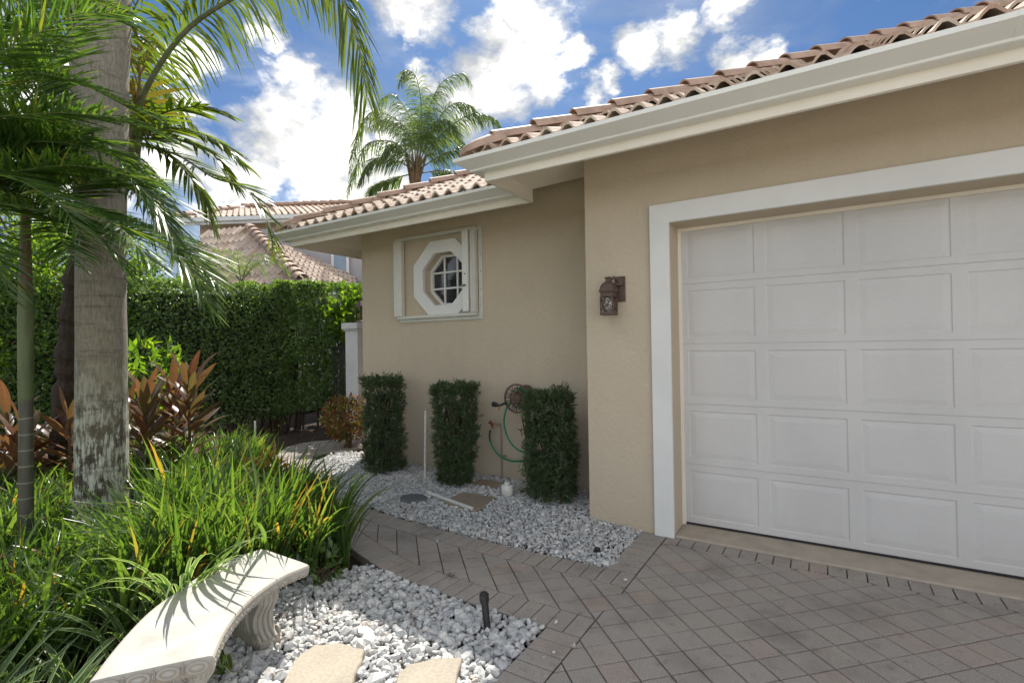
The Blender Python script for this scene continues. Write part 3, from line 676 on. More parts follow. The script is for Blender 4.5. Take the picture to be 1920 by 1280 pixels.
def caps(mb, a, b_, r=.098, L=.45, thick=.014):
    a = Vector(a); b_ = Vector(b_); d = (b_-a); n = max(1, int(d.length/(L*.82))); d.normalize(); s = d.cross(Vector((0, 0, 1))).normalized(); up = s.cross(d)
    for i in range(n):
        p0 = a+d*(i*L*.82-.02); p1 = p0+d*L; vs = []
        j = random.uniform(-.004, .004)
        for (p, rr, dz) in ((p0, r, .028+j), (p1, r*.86, -.012), (p1, r*.86-thick, -.012), (p0, r-thick, .028+j)):
            for k in range(9):
                q = PI*(k/8)*1.08-.04*PI; vs.append(p+s*math.cos(q)*rr+up*(math.sin(q)*rr*.85+dz))
        fs = [(g*9+k, g*9+k+1, ((g+1) % 4)*9+k+1, ((g+1) % 4)*9+k) for g in range(4) for k in range(8)]
        mb.add(vs, fs, False)
gx, gy = -2.306-EO, 3.34-EO; wx, wy = -5.87-EO, 4.05-EO; T = 4.5
zg = lambda xy: EZ+SL*(xy[..., 1]-gy); zw = lambda xy: EZ+SL*(xy[..., 1]-wy)
zgl = lambda xy: EZ+SL*(xy[..., 0]-gx); zwl = lambda xy: EZ+SL*(xy[..., 0]-wx)
roof = roof_face('roof', [(gx, gy), (5.3, gy), (5.3, gy+T), (gx+T, gy+T)], (gx, gy), (1, 0), (0, 1), zg, phase=.2)
adopt(house, roof); tag(roof, 'barrel tile roof slope over the garage', None)
dd = wy-gy
r2_ = roof_face('roof', [(wx, wy), (gx, wy), (gx+T, wy+T), (wx+T, wy+T)], (wx, wy), (1, 0), (0, 1), zw, phase=.1)
adopt(house, r2_); tag(r2_, 'barrel tile roof slope over the window wing', None)
adopt(house, roof_face('roof', [(gx, gy), (gx+T, gy+T), (gx+T, gy+T+dd), (gx, wy)], (gx, wy), (0, -1), (1, 0), zgl, phase=.3))
adopt(house, roof_face('roof', [(wx, wy), (wx+T, wy+T), (wx+T, wy+T+.5), (wx, 13.0)], (wx, 13.0), (0, -1), (1, 0), zwl, fine=False))
cp = MB(); zr = EZ+SL*T
for a_, b_2 in (((gx+T, gy+T, zr+.05), (5.3, gy+T, zr+.05)), ((wx+T, wy+T, zr+.05), (gx+T, wy+T, zr+.05))):
    cp = MB(); caps(cp, a_, b_2); adopt(house, cp.build('ridge_cap', M['tilecap']))
# hip starter: rounded end cap at each lower corner
for (hx, hy) in ((gx, gy), (wx, wy)):
    cp = MB(); caps(cp, (hx+.16, hy+.16, EZ+SL*.16+.05), (hx+T, hy+T, zr+.055))
    d = Vector((1, 1, SL)).normalized(); s = d.cross(Vector((0, 0, 1))).normalized(); up = s.cross(d); vs = []
    o0 = Vector((hx, hy, EZ+.03)); 
    for a, (l, rr) in enumerate([(-.07, .03), (-.02, .075), (.08, .105), (.2, .118), (.31, .12)]):
        for k in range(9):
            q = PI*k/8; vs.append(o0+d*l+s*math.cos(q)*rr+up*(math.sin(q)*rr*.85))
    cp.add(vs, [(g_*9+k, g_*9+k+1, (g_+1)*9+k+1, (g_+1)*9+k) for g_ in range(4) for k in range(8)]+[tuple(range(9))], True)
    adopt(house, cp.build('hip_cap', M['tilecap']))
rb = MB(); rb.add([(wx+T, wy+T, zr), (5.3, wy+T, zr), (5.3, 13.0, EZ), (wx, 13.0, EZ)], [(0, 1, 2, 3)]); rb.add([(gx+T, gy+T, zr-.01), (5.3, gy+T, zr-.01), (5.3, wy+T, zr-.01), (gx+T, wy+T, zr-.01)], [(0, 1, 2, 3)])
rb.add([(5.3, gy, EZ), (5.3, gy+T, zr), (5.3, wy+T, zr), (5.3, 13, EZ)], [(0, 1, 2, 3)])
adopt(house, rb.build('rear_roof', M['tileflat']))
# step flashing at the inside corner
fl = MB(); fl.add([(gx-.07, wy+.0, EZ+.02), (gx+.04, wy, EZ+.02), (gx+.04, wy+.12, EZ+.06), (gx-.07, wy+.12, EZ+.06)], [(0, 1, 2, 3)]); adopt(house, fl.build('flashing', M['gutter']))
# side downspout elbow at the far left
ds = MB(); ds.tube([(-5.98, 6.1, 2.90), (-5.98, 6.1, 2.80), (-5.9, 6.1, 2.72), (-5.55, 6.1, 2.50), (-5.36, 6.1, 2.40), (-5.33, 6.1, 2.25), (-5.33, 6.1, 0)], .04, 4); adopt(house, ds.build('downspout', M['boots']))
# garage surround
tr = MB()
tr.prismY([(-1.16, .0), (-1.16, 2.59), (3.78, 2.59), (3.78, .0), (3.63, .0), (3.63, 2.44), (-1.01, 2.44), (-1.01, .0)], YG-.032, YG-.001)
adopt(house, tr.build('door_trim', M['trim'], bevel=.003))
sp = MB(); sp.box(-1.009, -.985, DY-.03, DY-.001, .03, 2.44); sp.box(3.60, 3.629, DY-.03, DY-.001, .03, 2.44); sp.box(-.984, 3.599, DY-.025, DY-.001, 2.415, 2.439)
adopt(house, sp.build('door_stop', M['fascia']))
th = MB(); th.add([(-1.009, YG+.0, -.05), (3.629, YG, -.05), (3.629, DY+.1, -.05), (-1.009, DY+.1, -.05), (-1.009, YG, .016), (3.629, YG, .016), (3.629, DY+.1, .03), (-1.009, DY+.1, .03)],
    [(0, 1, 5, 4), (4, 5, 6, 7), (1, 2, 6, 5), (0, 4, 7, 3), (0, 3, 2, 1), (2, 3, 7, 6)])
adopt(house, th.build('threshold', M['slab'], bevel=.006))
gd = bpy.data.objects.new('garage_door', None)
body = MB(); body.box(DX0+.01, DX1-.01, DY+.03, DY+.05, .035, 2.5)
gdo = adopt(house, body.build('garage_door', simple('door_back_steel', (.22, .21, .20), .6)))
gdo['label'] = 'white sectional garage door with raised panels'
SH = .488; PW = .577
for r in range(5):
    z0 = .034+r*SH+(.012 if r == 0 else 0); z1 = .03+(r+1)*SH+.0022; s = MB()
    for c in range(8):
        x0 = DX0+.026+(c*PW if c else -.022) ; x1 = DX0+.026+(c+1)*PW
        if c == 7: x1 = DX1-.004
        px0 = DX0+.056+c*PW+(.0 if c == 0 else 0)+.0; px1 = px0+.50
        pz0 = z0+.047; pz1 = z1-.055
        rings = [(x0, x1, z0, z1, 0), (px0, px1, pz0, pz1, 0), (px0+.006, px1-.006, pz0+.006, pz1-.006, .005), (px0+.014, px1-.014, pz0+.014, pz1-.014, .005), (px0+.048, px1-.048, pz0+.048, pz1-.048, .001)]
        vs = []
        for a, b_, c0, c1, dpt in rings: vs += [(a, DY+dpt, c0), (b_, DY+dpt, c0), (b_, DY+dpt, c1), (a, DY+dpt, c1)]
        fs = [(q*4+i, q*4+(i+1) % 4, (q+1)*4+(i+1) % 4, (q+1)*4+i) for q in range(4) for i in range(4)]+[(16, 17, 18, 19)]
        s.add(vs, fs)
    s.add([(DX0+.004, DY, z0), (DX1-.004, DY, z0), (DX1-.004, DY+.028, z0), (DX0+.004, DY+.028, z0)], [(0, 1, 2, 3)])
    s.add([(DX0+.004, DY, z1), (DX1-.004, DY, z1), (DX1-.004, DY+.028, z1), (DX0+.004, DY+.028, z1)], [(0, 1, 2, 3)])
    so_ = s.build('door_section', M['door'], smooth=False); so_.parent = gdo; so_.matrix_parent_inverse = Matrix.Identity(4)
bs = MB(); bs.box(DX0+.004, DX1-.004, DY-.003, DY+.02, .031, .0455); s_ = bs.build('bottom_seal', M['black']); s_.parent = gdo
# octagonal window with accordion storm shutters
win = MB(); o1 = octo(.46); o2 = octo(ap-.002)
vs = [(x, YW-.045, z) for x, z in o1]+[(x, YW-.045, z) for x, z in o2]+[(x, YW-.001, z) for x, z in o1]+[(x, YW-.001, z) for x, z in o2]
win.add(vs, [(i, (i+1) % 8, 8+(i+1) % 8, 8+i) for i in range(8)]+[(i, 16+i, 16+(i+1) % 8, (i+1) % 8) for i in range(8)]+[(8+i, 8+(i+1) % 8, 24+(i+1) % 8, 24+i) for i in range(8)])
wo = adopt(house, win.build('window', M['trim'])); wo['label'] = 'octagonal window with white surround and divided panes'
fr = MB(); o3 = octo(ap-.003); o4 = octo(ap-.035)
vs = [(x, YW+.10, z) for x, z in o3]+[(x, YW+.10, z) for x, z in o4]+[(x, YW+.135, z) for x, z in o4]
fr.add(vs, [(i, (i+1) % 8, 8+(i+1) % 8, 8+i) for i in range(8)]+[(8+i, 8+(i+1) % 8, 16+(i+1) % 8, 16+i) for i in range(8)])
def sub(o): o.parent = wo; o.matrix_parent_inverse = wo.matrix_parent_inverse.copy(); o.matrix_parent_inverse = Matrix.Identity(4); return o
sub(fr.build('frame', M['trim']))
mu = MB(); a4 = ap-.036
for q in (-.098, .098):
    mu.box(cx+q-.011, cx+q+.011, YW+.112, YW+.13, cz-a4+.0, cz+a4); 
    mu.box(cx-a4, cx+q*1-.0115 if q < 0 else cx-.0, YW+.112, YW+.113, cz+q, cz+q+.0001) if False else None
for q in (-.098, .098):
    for (xa, xb) in ((-a4, -.1095), (-.0865, .0865), (.1095, a4)): mu.box(cx+xa, cx+xb, YW+.113, YW+.129, cz+q-.011, cz+q+.011)
sub(mu.build('muntin', M['trim']))
gp = MB(); o5 = octo(ap-.004); gp.add([(x, YW+.1355, z) for x, z in o5], [tuple(range(8))]); sub(gp.build('pane', M['darkglass']))
sh = MB(); X0, X1, Z0, Z1 = -4.60, -3.285, 1.845, 2.865; y0 = YW-.06
sh.box(X0+.02, X1-.05, y0-.02, YW-.001, Z1-.035, Z1); sh.box(X0, X1, YW-.012, YW-.0015, Z1+.0005, Z1+.012)
sh.box(X0+.04, X1-.051, y0-.015, YW-.001, Z0+.012, Z0+.045); sh.box(X0+.04, X1, YW-.02, YW-.001, Z0-.03, Z0+.0115)
sh.box(X1-.05, X1, YW-.02, YW-.001, Z0+.012, Z1-.0005)
sho = adopt(house, sh.build('storm_shutter', M['shutter'], bevel=.003)); sho['label'] = 'folded accordion storm shutter frame round the window'
def stack(xa, xb, n):
    m = MB(); pts = []
    for i in range(n*2+1):
        x = xa+(xb-xa)*i/(2*n); pts.append((x, y0-.045 if i % 2 else y0-.02))
    pts = pts+[(xb, YW-.022), (xa, YW-.022)]
    m.prism(pts, Z0+.046, Z1-.036); return m
for (a, b_, n) in ((X0+.0, X0+.125, 3), (X1-.125, X1-.055, 2)):
    q = stack(a, b_, n).build('shutter_blade', M['shutter'], bevel=.002); q.parent = sho
pl = MB(); pl.box(X1-.215, X1-.13, y0-.055, y0-.03, Z0+.06, Z1-.04); q = pl.build('shutter_plate', M['trim'], bevel=.003); q.parent = sho
def screw(x, y, z, rr=.006, dp=.005):
    m = MB(); m.tube([(x, y, z), (x, y-dp, z)], rr, 6); q = m.build('screw', M['screw']); q.parent = sho
screw(X1-.17, y0-.0555, 2.33, .010, .007)
for z in (2.75, 2.55, 2.36, 2.15, 1.98): screw(X1-.02, YW-.0205, z)
sc = MB(); sc.tube([(X1-.17, y0-.056, 2.20), (X1-.17, y0-.08, 2.20)], .014, 8); sc.tube([(X1-.22, y0-.08, 2.195), (X1-.155, y0-.08, 2.20)], .009, 6)
q = sc.build('latch', M['screw']); q.parent = sho
# foundation drip line and small conduit
# ---------------------------------------------------------------- wall lantern
lx, ly, lz = -1.475, 3.86, 1.845
lan = empty('wall_lantern', (lx, YG, 1.9), 'rusty brown lantern mounted on the pier beside the garage door', 'wall lamp')
b_ = MB(); b_.box(-1.455, -1.355, YG-.022, YG-.001, 1.85, 2.06); b_.box(-1.44, -1.37, YG-.06, YG-.022, 1.98, 2.04); b_.tube([(-1.41, YG-.05, 2.02), (-1.43, YG-.1, 2.045), (lx, ly, 2.02)], .014, 8)
adopt(lan, b_.build('backplate', M['rust'], bevel=.004))
b_ = MB()
def sqring(prof, c, mb, n=4):
    vs = []
    for r, z in prof:
        for k in range(n): q = PI/4+2*PI*k/n; vs.append((c[0]+r*math.cos(q), c[1]+r*math.sin(q), z))
    mb.add(vs, [(i*n+k, i*n+(k+1) % n, (i+1)*n+(k+1) % n, (i+1)*n+k) for i in range(len(prof)-1) for k in range(n)]+[tuple(range(n)), tuple(range((len(prof)-1)*n, len(prof)*n))])
sqring([(.098, 1.925), (.102, 1.93), (.092, 1.945), (.082, 1.975), (.06, 1.998), (.035, 2.01), (.028, 2.03), (.042, 2.045), (.03, 2.05)], (lx, ly), b_, 4)
sqring([(.085, 1.885), (.085, 1.9245)], (lx, ly), b_)
adopt(lan, b_.build('hood', M['rust']))
b_ = MB(); h = .058
for sx in (-1, 1):
    for sy in (-1, 1): b_.box(lx+sx*h-.006, lx+sx*h+.006, ly+sy*h-.006, ly+sy*h+.006, 1.765, 1.8849)
sqring([(.092, 1.735), (.092, 1.750), (.085, 1.7645)], (lx, ly), b_)
for a in range(4):
    q = a*PI/2; ux, uy = math.cos(q), math.sin(q); nx, ny = -uy, ux
    P3 = lambda s, z: (lx+nx*h+ux*s, ly+ny*h+uy*s, z)
    for (s0, z0, rr) in ((-.025, 1.80, .02), (.022, 1.79, .018), (0, 1.835, .022), (-.03, 1.855, .015), (.032, 1.86, .015)):
        b_.tube([P3(s0+rr*math.cos(t), z0+rr*math.sin(t)) for t in np.linspace(0, 1.7*PI, 9)], .0035, 5)
    b_.tube([P3(-.05, 1.77), P3(0, 1.82), P3(.05, 1.88)], .0035, 5); b_.tube([P3(.05, 1.77), P3(0, 1.82), P3(-.05, 1.88)], .0035, 5)
adopt(lan, b_.build('cage', M['rust']))
b_ = MB(); b_.lathe([(.0, 1.775), (.035, 1.775), (.04, 1.80), (.04, 1.85), (.03, 1.88), (0, 1.882)], (lx, ly, 0), 12); adopt(lan, b_.build('glass_cylinder', simple('seeded_glass', (.62, .63, .62), .2, .2, 50)))

lan.scale = (.86, .88, .98)
# ---------------------------------------------------------------- hose reel, tap
rx, ry, rz, rr = -2.73, 4.48, .955, .155
reel = empty('hose_reel', (rx, YW, rz), 'brown cast wall hose reel with pierced scroll face behind the rightmost shrub', 'hose reel')
b_ = MB(); n = 40
def ring_y(mb, y, r0, r1, th=.012, n=40):
    vs = []
    for k in range(n):
        q = 2*PI*k/n; c, s = math.cos(q), math.sin(q)
        vs += [(rx+r1*c, y, rz+r1*s), (rx+r0*c, y, rz+r0*s), (rx+r0*c, y+th, rz+r0*s), (rx+r1*c, y+th, rz+r1*s)]
    mb.add(vs, [(k*4+a, k*4+(a+1) % 4, ((k+1) % n)*4+(a+1) % 4, ((k+1) % n)*4+a) for k in range(n) for a in range(4)])
ring_y(b_, ry, rr-.018, rr); ring_y(b_, ry-.003, 0.0005, .045); ring_y(b_, ry, .075, .084)
for k in range(8):
    q = 2*PI*k/8; f = lambda r, a: (rx+r*math.cos(q+a), ry+.005, rz+r*math.sin(q+a))
    b_.tube([f(.045, 0), f(.07, .12), f(.10, -.1), f(.14, 0)], .006, 6)
    b_.tube([f(.11+.018*math.cos(t), .38+.16*math.sin(t)) for t in np.linspace(0, 1.8*PI, 10)], .005, 5)
    b_.tube([f(.062+.01*math.cos(t), .38+.16*math.sin(t)) for t in np.linspace(0, 2*PI, 9)], .004, 5)
adopt(reel, b_.build('face_plate', M['rust']))
b_ = MB(); My = Matrix.Rotation(-PI/2, 4, 'X')
b_.lathe([(0, 0), (.06, 0), (.06, .17), (.13, .175), (.13, .19), (0, .19)], (rx, ry+.013, rz), 24, My); adopt(reel, b_.build('drum', M['rust']))
b_ = MB(); pts = [atY(u, v, 4.50) for u, v in [(958, 752), (950, 765), (945, 790), (950, 815), (962, 835), (980, 847), (1005, 852)]]; b_.tube(spline(pts, 40), .0095, 10)
for q in range(4):
    b_.tube([(rx+(.07+.012*q)*math.cos(t), ry+.05+.03*(q % 3)+.006*math.sin(3*t), rz+(.07+.012*q)*math.sin(t)) for t in np.linspace(0, 2*PI, 26)], .0095, 8)
adopt(reel, b_.build('hose', M['hose']))
nz = empty('hose_nozzle', atY(926, 757, 4.45), 'black hose spray nozzle with yellow grip beside the reel', 'hose nozzle')
b_ = MB(); pa, pb, pc = atY(924, 757, 4.45), atY(937, 760, 4.45), atY(950, 754, 4.47)
b_.tube([pa, pa+(pb-pa)*.5], .026, 12); b_.tube([pa+(pb-pa)*.5, pb], [.020, .013], 10); b_.tube([pb, pc], .013, 10); adopt(nz, b_.build('barrel', M['black']))
b_ = MB(); b_.tube([pb+(0, 0, .0), pb+(-.01, 0, -.045)], [.012, .008], 8); b_.tube([pb+(.012, 0, 0), pb+(.0, 0, -.03)], .006, 6); adopt(nz, b_.build('grip', M['yellow']))
tap = empty('garden_tap', (-3.08, YW, .65), 'wall tap with red handle and green hose on a thin riser pipe', 'tap')
b_ = MB(); pt = atY(938, 797, 4.66)
b_.tube([(pt[0], 4.67, .0), (pt[0], 4.67, pt[2])], .008, 8); b_.box(pt[0]-.05, pt[0]-.012, 4.685, 4.6995, .28, .30); b_.box(pt[0]+.012, pt[0]+.05, 4.685, 4.6995, .28, .30); adopt(tap, b_.build('riser_pipe', M['greypipe']))
b_ = MB(); q = atY(922, 797, 4.60); b_.tube([(pt[0], 4.67, pt[2]), (q[0]+.02, 4.62, q[2]+.01), (q[0], 4.6, q[2]-.035)], .013, 8); adopt(tap, b_.build('spout', M['brass']))
b_ = MB(); b_.tube([(q[0]+.02, 4.60, q[2]+.01), (q[0]+.015, 4.57, q[2]+.03)], .007, 6)
b_.tube([(q[0]-.02, 4.565, q[2]+.035), (q[0]+.05, 4.565, q[2]+.02)], .010, 6); b_.tube([(q[0]+.01, 4.565, q[2]+.06), (q[0]+.02, 4.565, q[2]-.0)], .009, 6); adopt(tap, b_.build('handle', M['red']))
b_ = MB(); pts = [atY(u, v, 4.58) for u, v in [(919, 806), (918, 820), (924, 838), (936, 853), (955, 863), (975, 864), (1000, 856)]]; sp_ = spline(pts, 40); b_.tube(sp_[:10], .0105, 10); adopt(tap, b_.build('hose_sleeve', M['hosedark']))
b_ = MB(); b_.tube(sp_[9:], .0095, 10); adopt(tap, b_.build('hose', M['hose']))
# pvc items
b_ = MB(); b_.tube([(-3.79, 4.235, -.03), (-3.775, 4.25, .79)], .0125, 10); b_.tube([(-3.775, 4.25, .79), (-3.775, 4.25, .80)], .0145, 10); tag(b_.build('irrigation_riser', M['whitepvc']), 'thin white upright plastic pipe between the first two clipped shrubs', 'pipe')
b_ = MB(); pa = (-3.40, 3.845, .05); pb = (-2.72, 3.665, .045); b_.tube([pa, pb], .017, 12); b_.tube([pa, (pa[0]+.045, pa[1]-.012, .05)], .024, 12); tag(b_.build('loose_pipe', M['whitepvc']), 'short white plastic pipe lying on the gravel over the flagstone', 'pipe')
b_ = MB(); c = (-2.665, 4.17, 0); b_.lathe([(.052, -.03), (.052, .045), (.061, .05), (.061, .135), (.055, .145), (.028, .147), (.028, .175), (0, .175)], c, 24)
tag(b_.build('cleanout_cap', M['whitepvc']), 'white capped drain pipe standing in the gravel before the rightmost shrub', 'drain cap')
sk = empty('sprinkler_head', (-1.54, 2.2, 0), 'black pop up sprinkler standing in the gravel by the path corner', 'sprinkler')
b_ = MB(); top = (-1.572, 2.215, .165); b_.tube([(-1.54, 2.2, -.03), top], .019, 14); adopt(sk, b_.build('riser', M['black']))
b_ = MB(); b_.tube([(-1.5705, 2.2145, .145), (-1.574, 2.216, .175)], .026, 12); b_.tube([(-1.574, 2.216, .175), (-1.575, 2.2165, .185)], .019, 12); b_.tube([(-1.5685, 2.2135, .132), (-1.5695, 2.2140, .139)], .023, 12); adopt(sk, b_.build('cap', M['black']))
b_ = MB(); q = atZ(1180, 1030, .02) if False else atZ(1120, 1029, .02); b_.tube([(q[0], q[1], 0), (q[0], q[1], .03)], .022, 12); tag(b_.build('spray_head', M['black']), 'small flat black spray head sunk in the gravel beside the garage pier', 'sprinkler')

# ---------------------------------------------------------------- curved bench
bench = empty('garden_bench', (-2.5, 1.2, 0), 'curved cast stone bench with carved edge beside the grasses', 'bench')
BZ = .36; TH = .062
inner = [atZ(u, v, BZ)[:2] for u, v in [(578, 1058), (530, 1078), (487, 1105), (452, 1136), (424, 1172), (406, 1205), (396, 1228)]]
outer = [atZ(u, v, BZ)[:2] for u, v in [(490, 1028), (440, 1045), (388, 1071), (335, 1106), (280, 1147), (226, 1204), (170, 1276)]]
inn = spline(inner, 46); out = spline(outer, 46)
def bench_seat():
    prof = [(0, 0, 0), (.012, .0, 0), (.0, .006, 0)]
    V = []; Fc = []; gr = []
    ring = None; n = len(inn); rows = []
    # section across the seat at each station: bead on each long edge
    sec = [(.0, -TH, .012, 1), (.0, -TH+.008, .002, 1), (0, -.030, -.006, .6), (0, -.012, -.010, .4), (0, -.003, -.004, .5), (0, 0, .008, .1)]
    for i in range(n):
        a, b2 = inn[i], out[i]; d = (b2-a); wd = np.linalg.norm(d); d = d/wd
        endp = min(i, n-1-i)
        pts = []
        for (_, dz, ins, gm) in sec: pts.append((*(a+d*ins), BZ+dz, gm))
        for f in (.15, .4, .65, .85): pts.append((*(a+d*wd*f), BZ+.0015, 0))
        for (_, dz, ins, gm) in sec[::-1]: pts.append((*(b2-d*ins), BZ+dz, gm))
        rows.append(pts)
    k = len(rows[0])
    for r in rows:
        for p in r: V.append(p[:3]); gr.append(p[3])
    Fc = [(i*k+j, i*k+(j+1) % k, (i+1)*k+(j+1) % k, (i+1)*k+j) for i in range(n-1) for j in range(k)]
    mb = MB(); mb.add(V, Fc, False); mb.add(V[:k], [tuple(range(k))]); mb.add(V[-k:], [tuple(range(k))[::-1]]); gr = gr+gr[:k]+gr[-k:]
    # egg and dart carving: small oval bosses with rims
    def boss(c, nrm, t, w, h, gm=.5):
        c = np.array(c); nrm = np.array(nrm); t = np.array(t); upv = np.array([0, 0, 1.])
        m = 12; vs = []; g2 = []
        for rr_, oo, g_ in ((1.15, 0, 1), (1.0, .006, .2), (.82, .0065, .3), (.72, .001, 1), (.55, .003, .6), (.3, .008, .1), (.02, .009, .1)):
            for q in range(m):
                aa = 2*PI*q/m; vs.append(c+t*math.cos(aa)*w*rr_+upv*math.sin(aa)*h*rr_+nrm*oo); g2.append(g_)
        mb.add(vs, [(a*m+q, a*m+(q+1) % m, (a+1)*m+(q+1) % m, (a+1)*m+q) for a in range(6) for q in range(m)], True); gr.extend(g2)
    for line, sgn in ((inn, -1), (out, 1)):
        L = np.concatenate([[0], np.cumsum(np.linalg.norm(np.diff(line, axis=0), axis=1))]); ne = int(L[-1]/.052)
        for e in range(ne):
            s = (e+.5)*L[-1]/ne; i = min(np.searchsorted(L, s), len(line)-1); i0 = max(i-1, 0); f = (s-L[i0])/(L[i]-L[i0]+1e-9)
            p = line[i0]+(line[i]-line[i0])*f; t = line[i]-line[i0]; t = t/np.linalg.norm(t); nr = np.array([t[1], -t[0]])
            oth = (out if sgn == -1 else inn)[i]; nr = nr if np.dot(nr, p-oth) > 0 else -nr
            boss((*(p+nr*.002), BZ-.036), (*nr, 0), (*t, 0), .019, .019)
            boss((*(p+nr*.002)+t*.026, BZ-.036), (*nr, 0), (*t, 0), .004, .021)
    for i, sg in ((0, 1), (-1, -1)):
        a, b2 = inn[i], out[i]; t = b2-a; wd = np.linalg.norm(t); t = t/wd; nr = np.array([t[1], -t[0]]); ref = inn[i]-inn[1 if i == 0 else -2]; nr = nr if np.dot(nr, ref) > 0 else -nr
        for e in range(4):
            p = a+t*wd*(e+.5)/4; boss((*(p+nr*.001), BZ-.032), (*nr, 0), (*t, 0), .036, .021); 
            if e: boss((*(a+t*wd*e/4+nr*.001), BZ-.032), (*nr, 0), (*t, 0), .006, .024)
    o = mb.build('seat', M['bench']); at = o.data.attributes.new('grime', 'FLOAT', 'POINT'); at.data.foreach_set('value', np.array(gr, np.float32)); return o
adopt(bench, bench_seat())
def leg(f):
    i = int(f*(len(inn)-1)); a, b2 = inn[i], out[i]; c = (a+b2)/2; d = (b2-a)/np.linalg.norm(b2-a); t = np.array([-d[1], d[0]])
    mb = MB(); gr = []
    # side outline of the pedestal (across the seat), scrolls top and bottom
    prof = [(-.155, 0), (-.16, .035), (-.135, .05), (-.11, .075), (-.095, .11), (-.10, .15), (-.125, .19), (-.150, .225), (-.155, .262), (-.14, .285), (-.14, .298)]
    ol = prof+[(-x, z) for x, z in prof[::-1]]
    hw = .055; lay = [(-hw+.0, .93), (-hw+.012, 1.0), (0, 1.02), (hw-.012, 1.0), (hw, .93)]; k = len(ol); vs = []
    for tt, sc_ in lay:
        for x, z in ol:
            p = c+d*x*sc_+t*tt; vs.append((p[0], p[1], z)); gr.append(.8 if z < .08 else .35)
    mb.add(vs, [(q*k+j, q*k+(j+1) % k, (q+1)*k+(j+1) % k, (q+1)*k+j) for q in range(len(lay)-1) for j in range(k)]+[tuple(range(k))[::-1], tuple(range(4*k, 5*k))], False)
    for s in (-1, 1):           # volutes on both faces and acanthus ribs
        for e in (-1, 1):
            for z0, r0, x0 in ((.245, .036, .105), (.045, .030, .118)):
                pts = [(*(c+d*(e*x0+r*math.cos(a)*e)+t*s*(hw+.001)), z0+r*math.sin(a)) for a, r in zip(np.linspace(0, 3.6*PI, 26), np.linspace(r0, .006, 26))]
                n0 = len(mb.v); mb.tube(pts, .0065, 6); gr += [.45]*(len(mb.v)-n0)
        for x in (-.06, -.03, 0, .03, .06):
            pts = [(*(c+d*x*(1-.3*math.sin(PI*q))+t*s*(hw-.002+.008*math.sin(PI*q))), .06+.19*q) for q in np.linspace(0, 1, 8)]
            n0 = len(mb.v); mb.tube(pts, [.004+.008*math.sin(PI*q) for q in np.linspace(0, 1, 8)], 6); gr += [.4]*(len(mb.v)-n0)
    for e in (-1, 1):
        for x in (-.028, 0, .028):
            pts = [(*(c+d*e*(np.interp(z, [p[1] for p in prof], [-p[0] for p in prof])+.001)+t*x), z) for z in np.linspace(.04, .28, 12)]
            n0 = len(mb.v); mb.tube(pts, .011, 6); gr += [.35]*(len(mb.v)-n0)
    o = mb.build('leg', M['bench']); at = o.data.attributes.new('grime', 'FLOAT', 'POINT'); at.data.foreach_set('value', np.array(gr[:len(o.data.vertices)], np.float32)); return o
adopt(bench, leg(.2), leg(.82))

# ---------------------------------------------------------------- foliage engines
def ribbons(P, D0, Wv, L, W, droop, nseg=5, prof=None, twist=0.0, Nv=None, fold=0.0):
    """curved strips: start P, direction D0, width vector Wv, sagging under gravity"""
    n = len(P); t = np.linspace(0, 1, nseg+1)
    if prof is None: prof = np.array([.55, 1, .95, .75, .45, .04]) if nseg == 5 else np.interp(t, [0, .2, .55, .85, 1], [.5, 1, .85, .4, .03])
    pos = P[:, None, :]+D0[:, None, :]*(L[:, None, None]*t[None, :, None])
    sag = np.zeros_like(pos); sag[..., 2] = -(droop[:, None]*L[:, None]*t[None]**2)
    pos = pos+sag
    # keep arc length plausible
    dl = pos-P[:, None, :]; ln = np.linalg.norm(dl, axis=-1, keepdims=True); want = L[:, None, None]*t[None, :, None]
    pos = P[:, None, :]+dl*np.where(ln > 1e-6, np.minimum(1, want/np.maximum(ln, 1e-6)), 1)
    tg = np.gradient(pos, axis=1); tg = norm(tg)
    wv = Wv[:, None, :]-tg*np.sum(Wv[:, None, :]*tg, -1, keepdims=True); wv = norm(wv)
    if np.any(twist):
        bn = np.cross(tg, wv); a = (np.asarray(twist).reshape(-1, 1)*t[None])[..., None]; wv = wv*np.cos(a)+bn*np.sin(a)
    hw = (W[:, None]*prof[None])[..., None]*.5
    if fold:
        bn = np.cross(tg, wv)
        V = np.stack([pos-wv*hw+bn*hw*fold, pos, pos+wv*hw+bn*hw*fold], 2); m = 3
    else: V = np.stack([pos-wv*hw, pos+wv*hw], 2); m = 2
    V = V.reshape(-1, 3); b0 = (np.arange(n)*(nseg+1)*m)[:, None, None]; s = (np.arange(nseg)*m)[None, :, None]
    fs = []
    for c in range(m-1):
        q = np.array([c, c+1, m+c+1, m+c])[None, None, :]; fs.append((b0+s+q).reshape(-1, 4))
    F = np.concatenate(fs)
    uv = np.zeros((n, nseg+1, m, 2)); uv[..., 0] = np.linspace(0, 1, m)[None, None, :]; uv[..., 1] = t[None, :, None]
    return V, F, uv.reshape(-1, 2)
def merge(parts):
    V = []; F = []; U = []; MI = []; o = 0
    for v, f, u, mi in parts: V.append(v); F.append(f+o); U.append(u); MI.append(np.full(len(f), mi)); o += len(v)
    return np.concatenate(V), np.concatenate(F), np.concatenate(U), np.concatenate(MI)
def tube_np(P, R, n=7):
    mb = MB(); mb.tube([tuple(p) for p in P], list(R), n, caps=False); return np.array(mb.v), np.array(mb.f), np.zeros((len(mb.v), 2))+.5
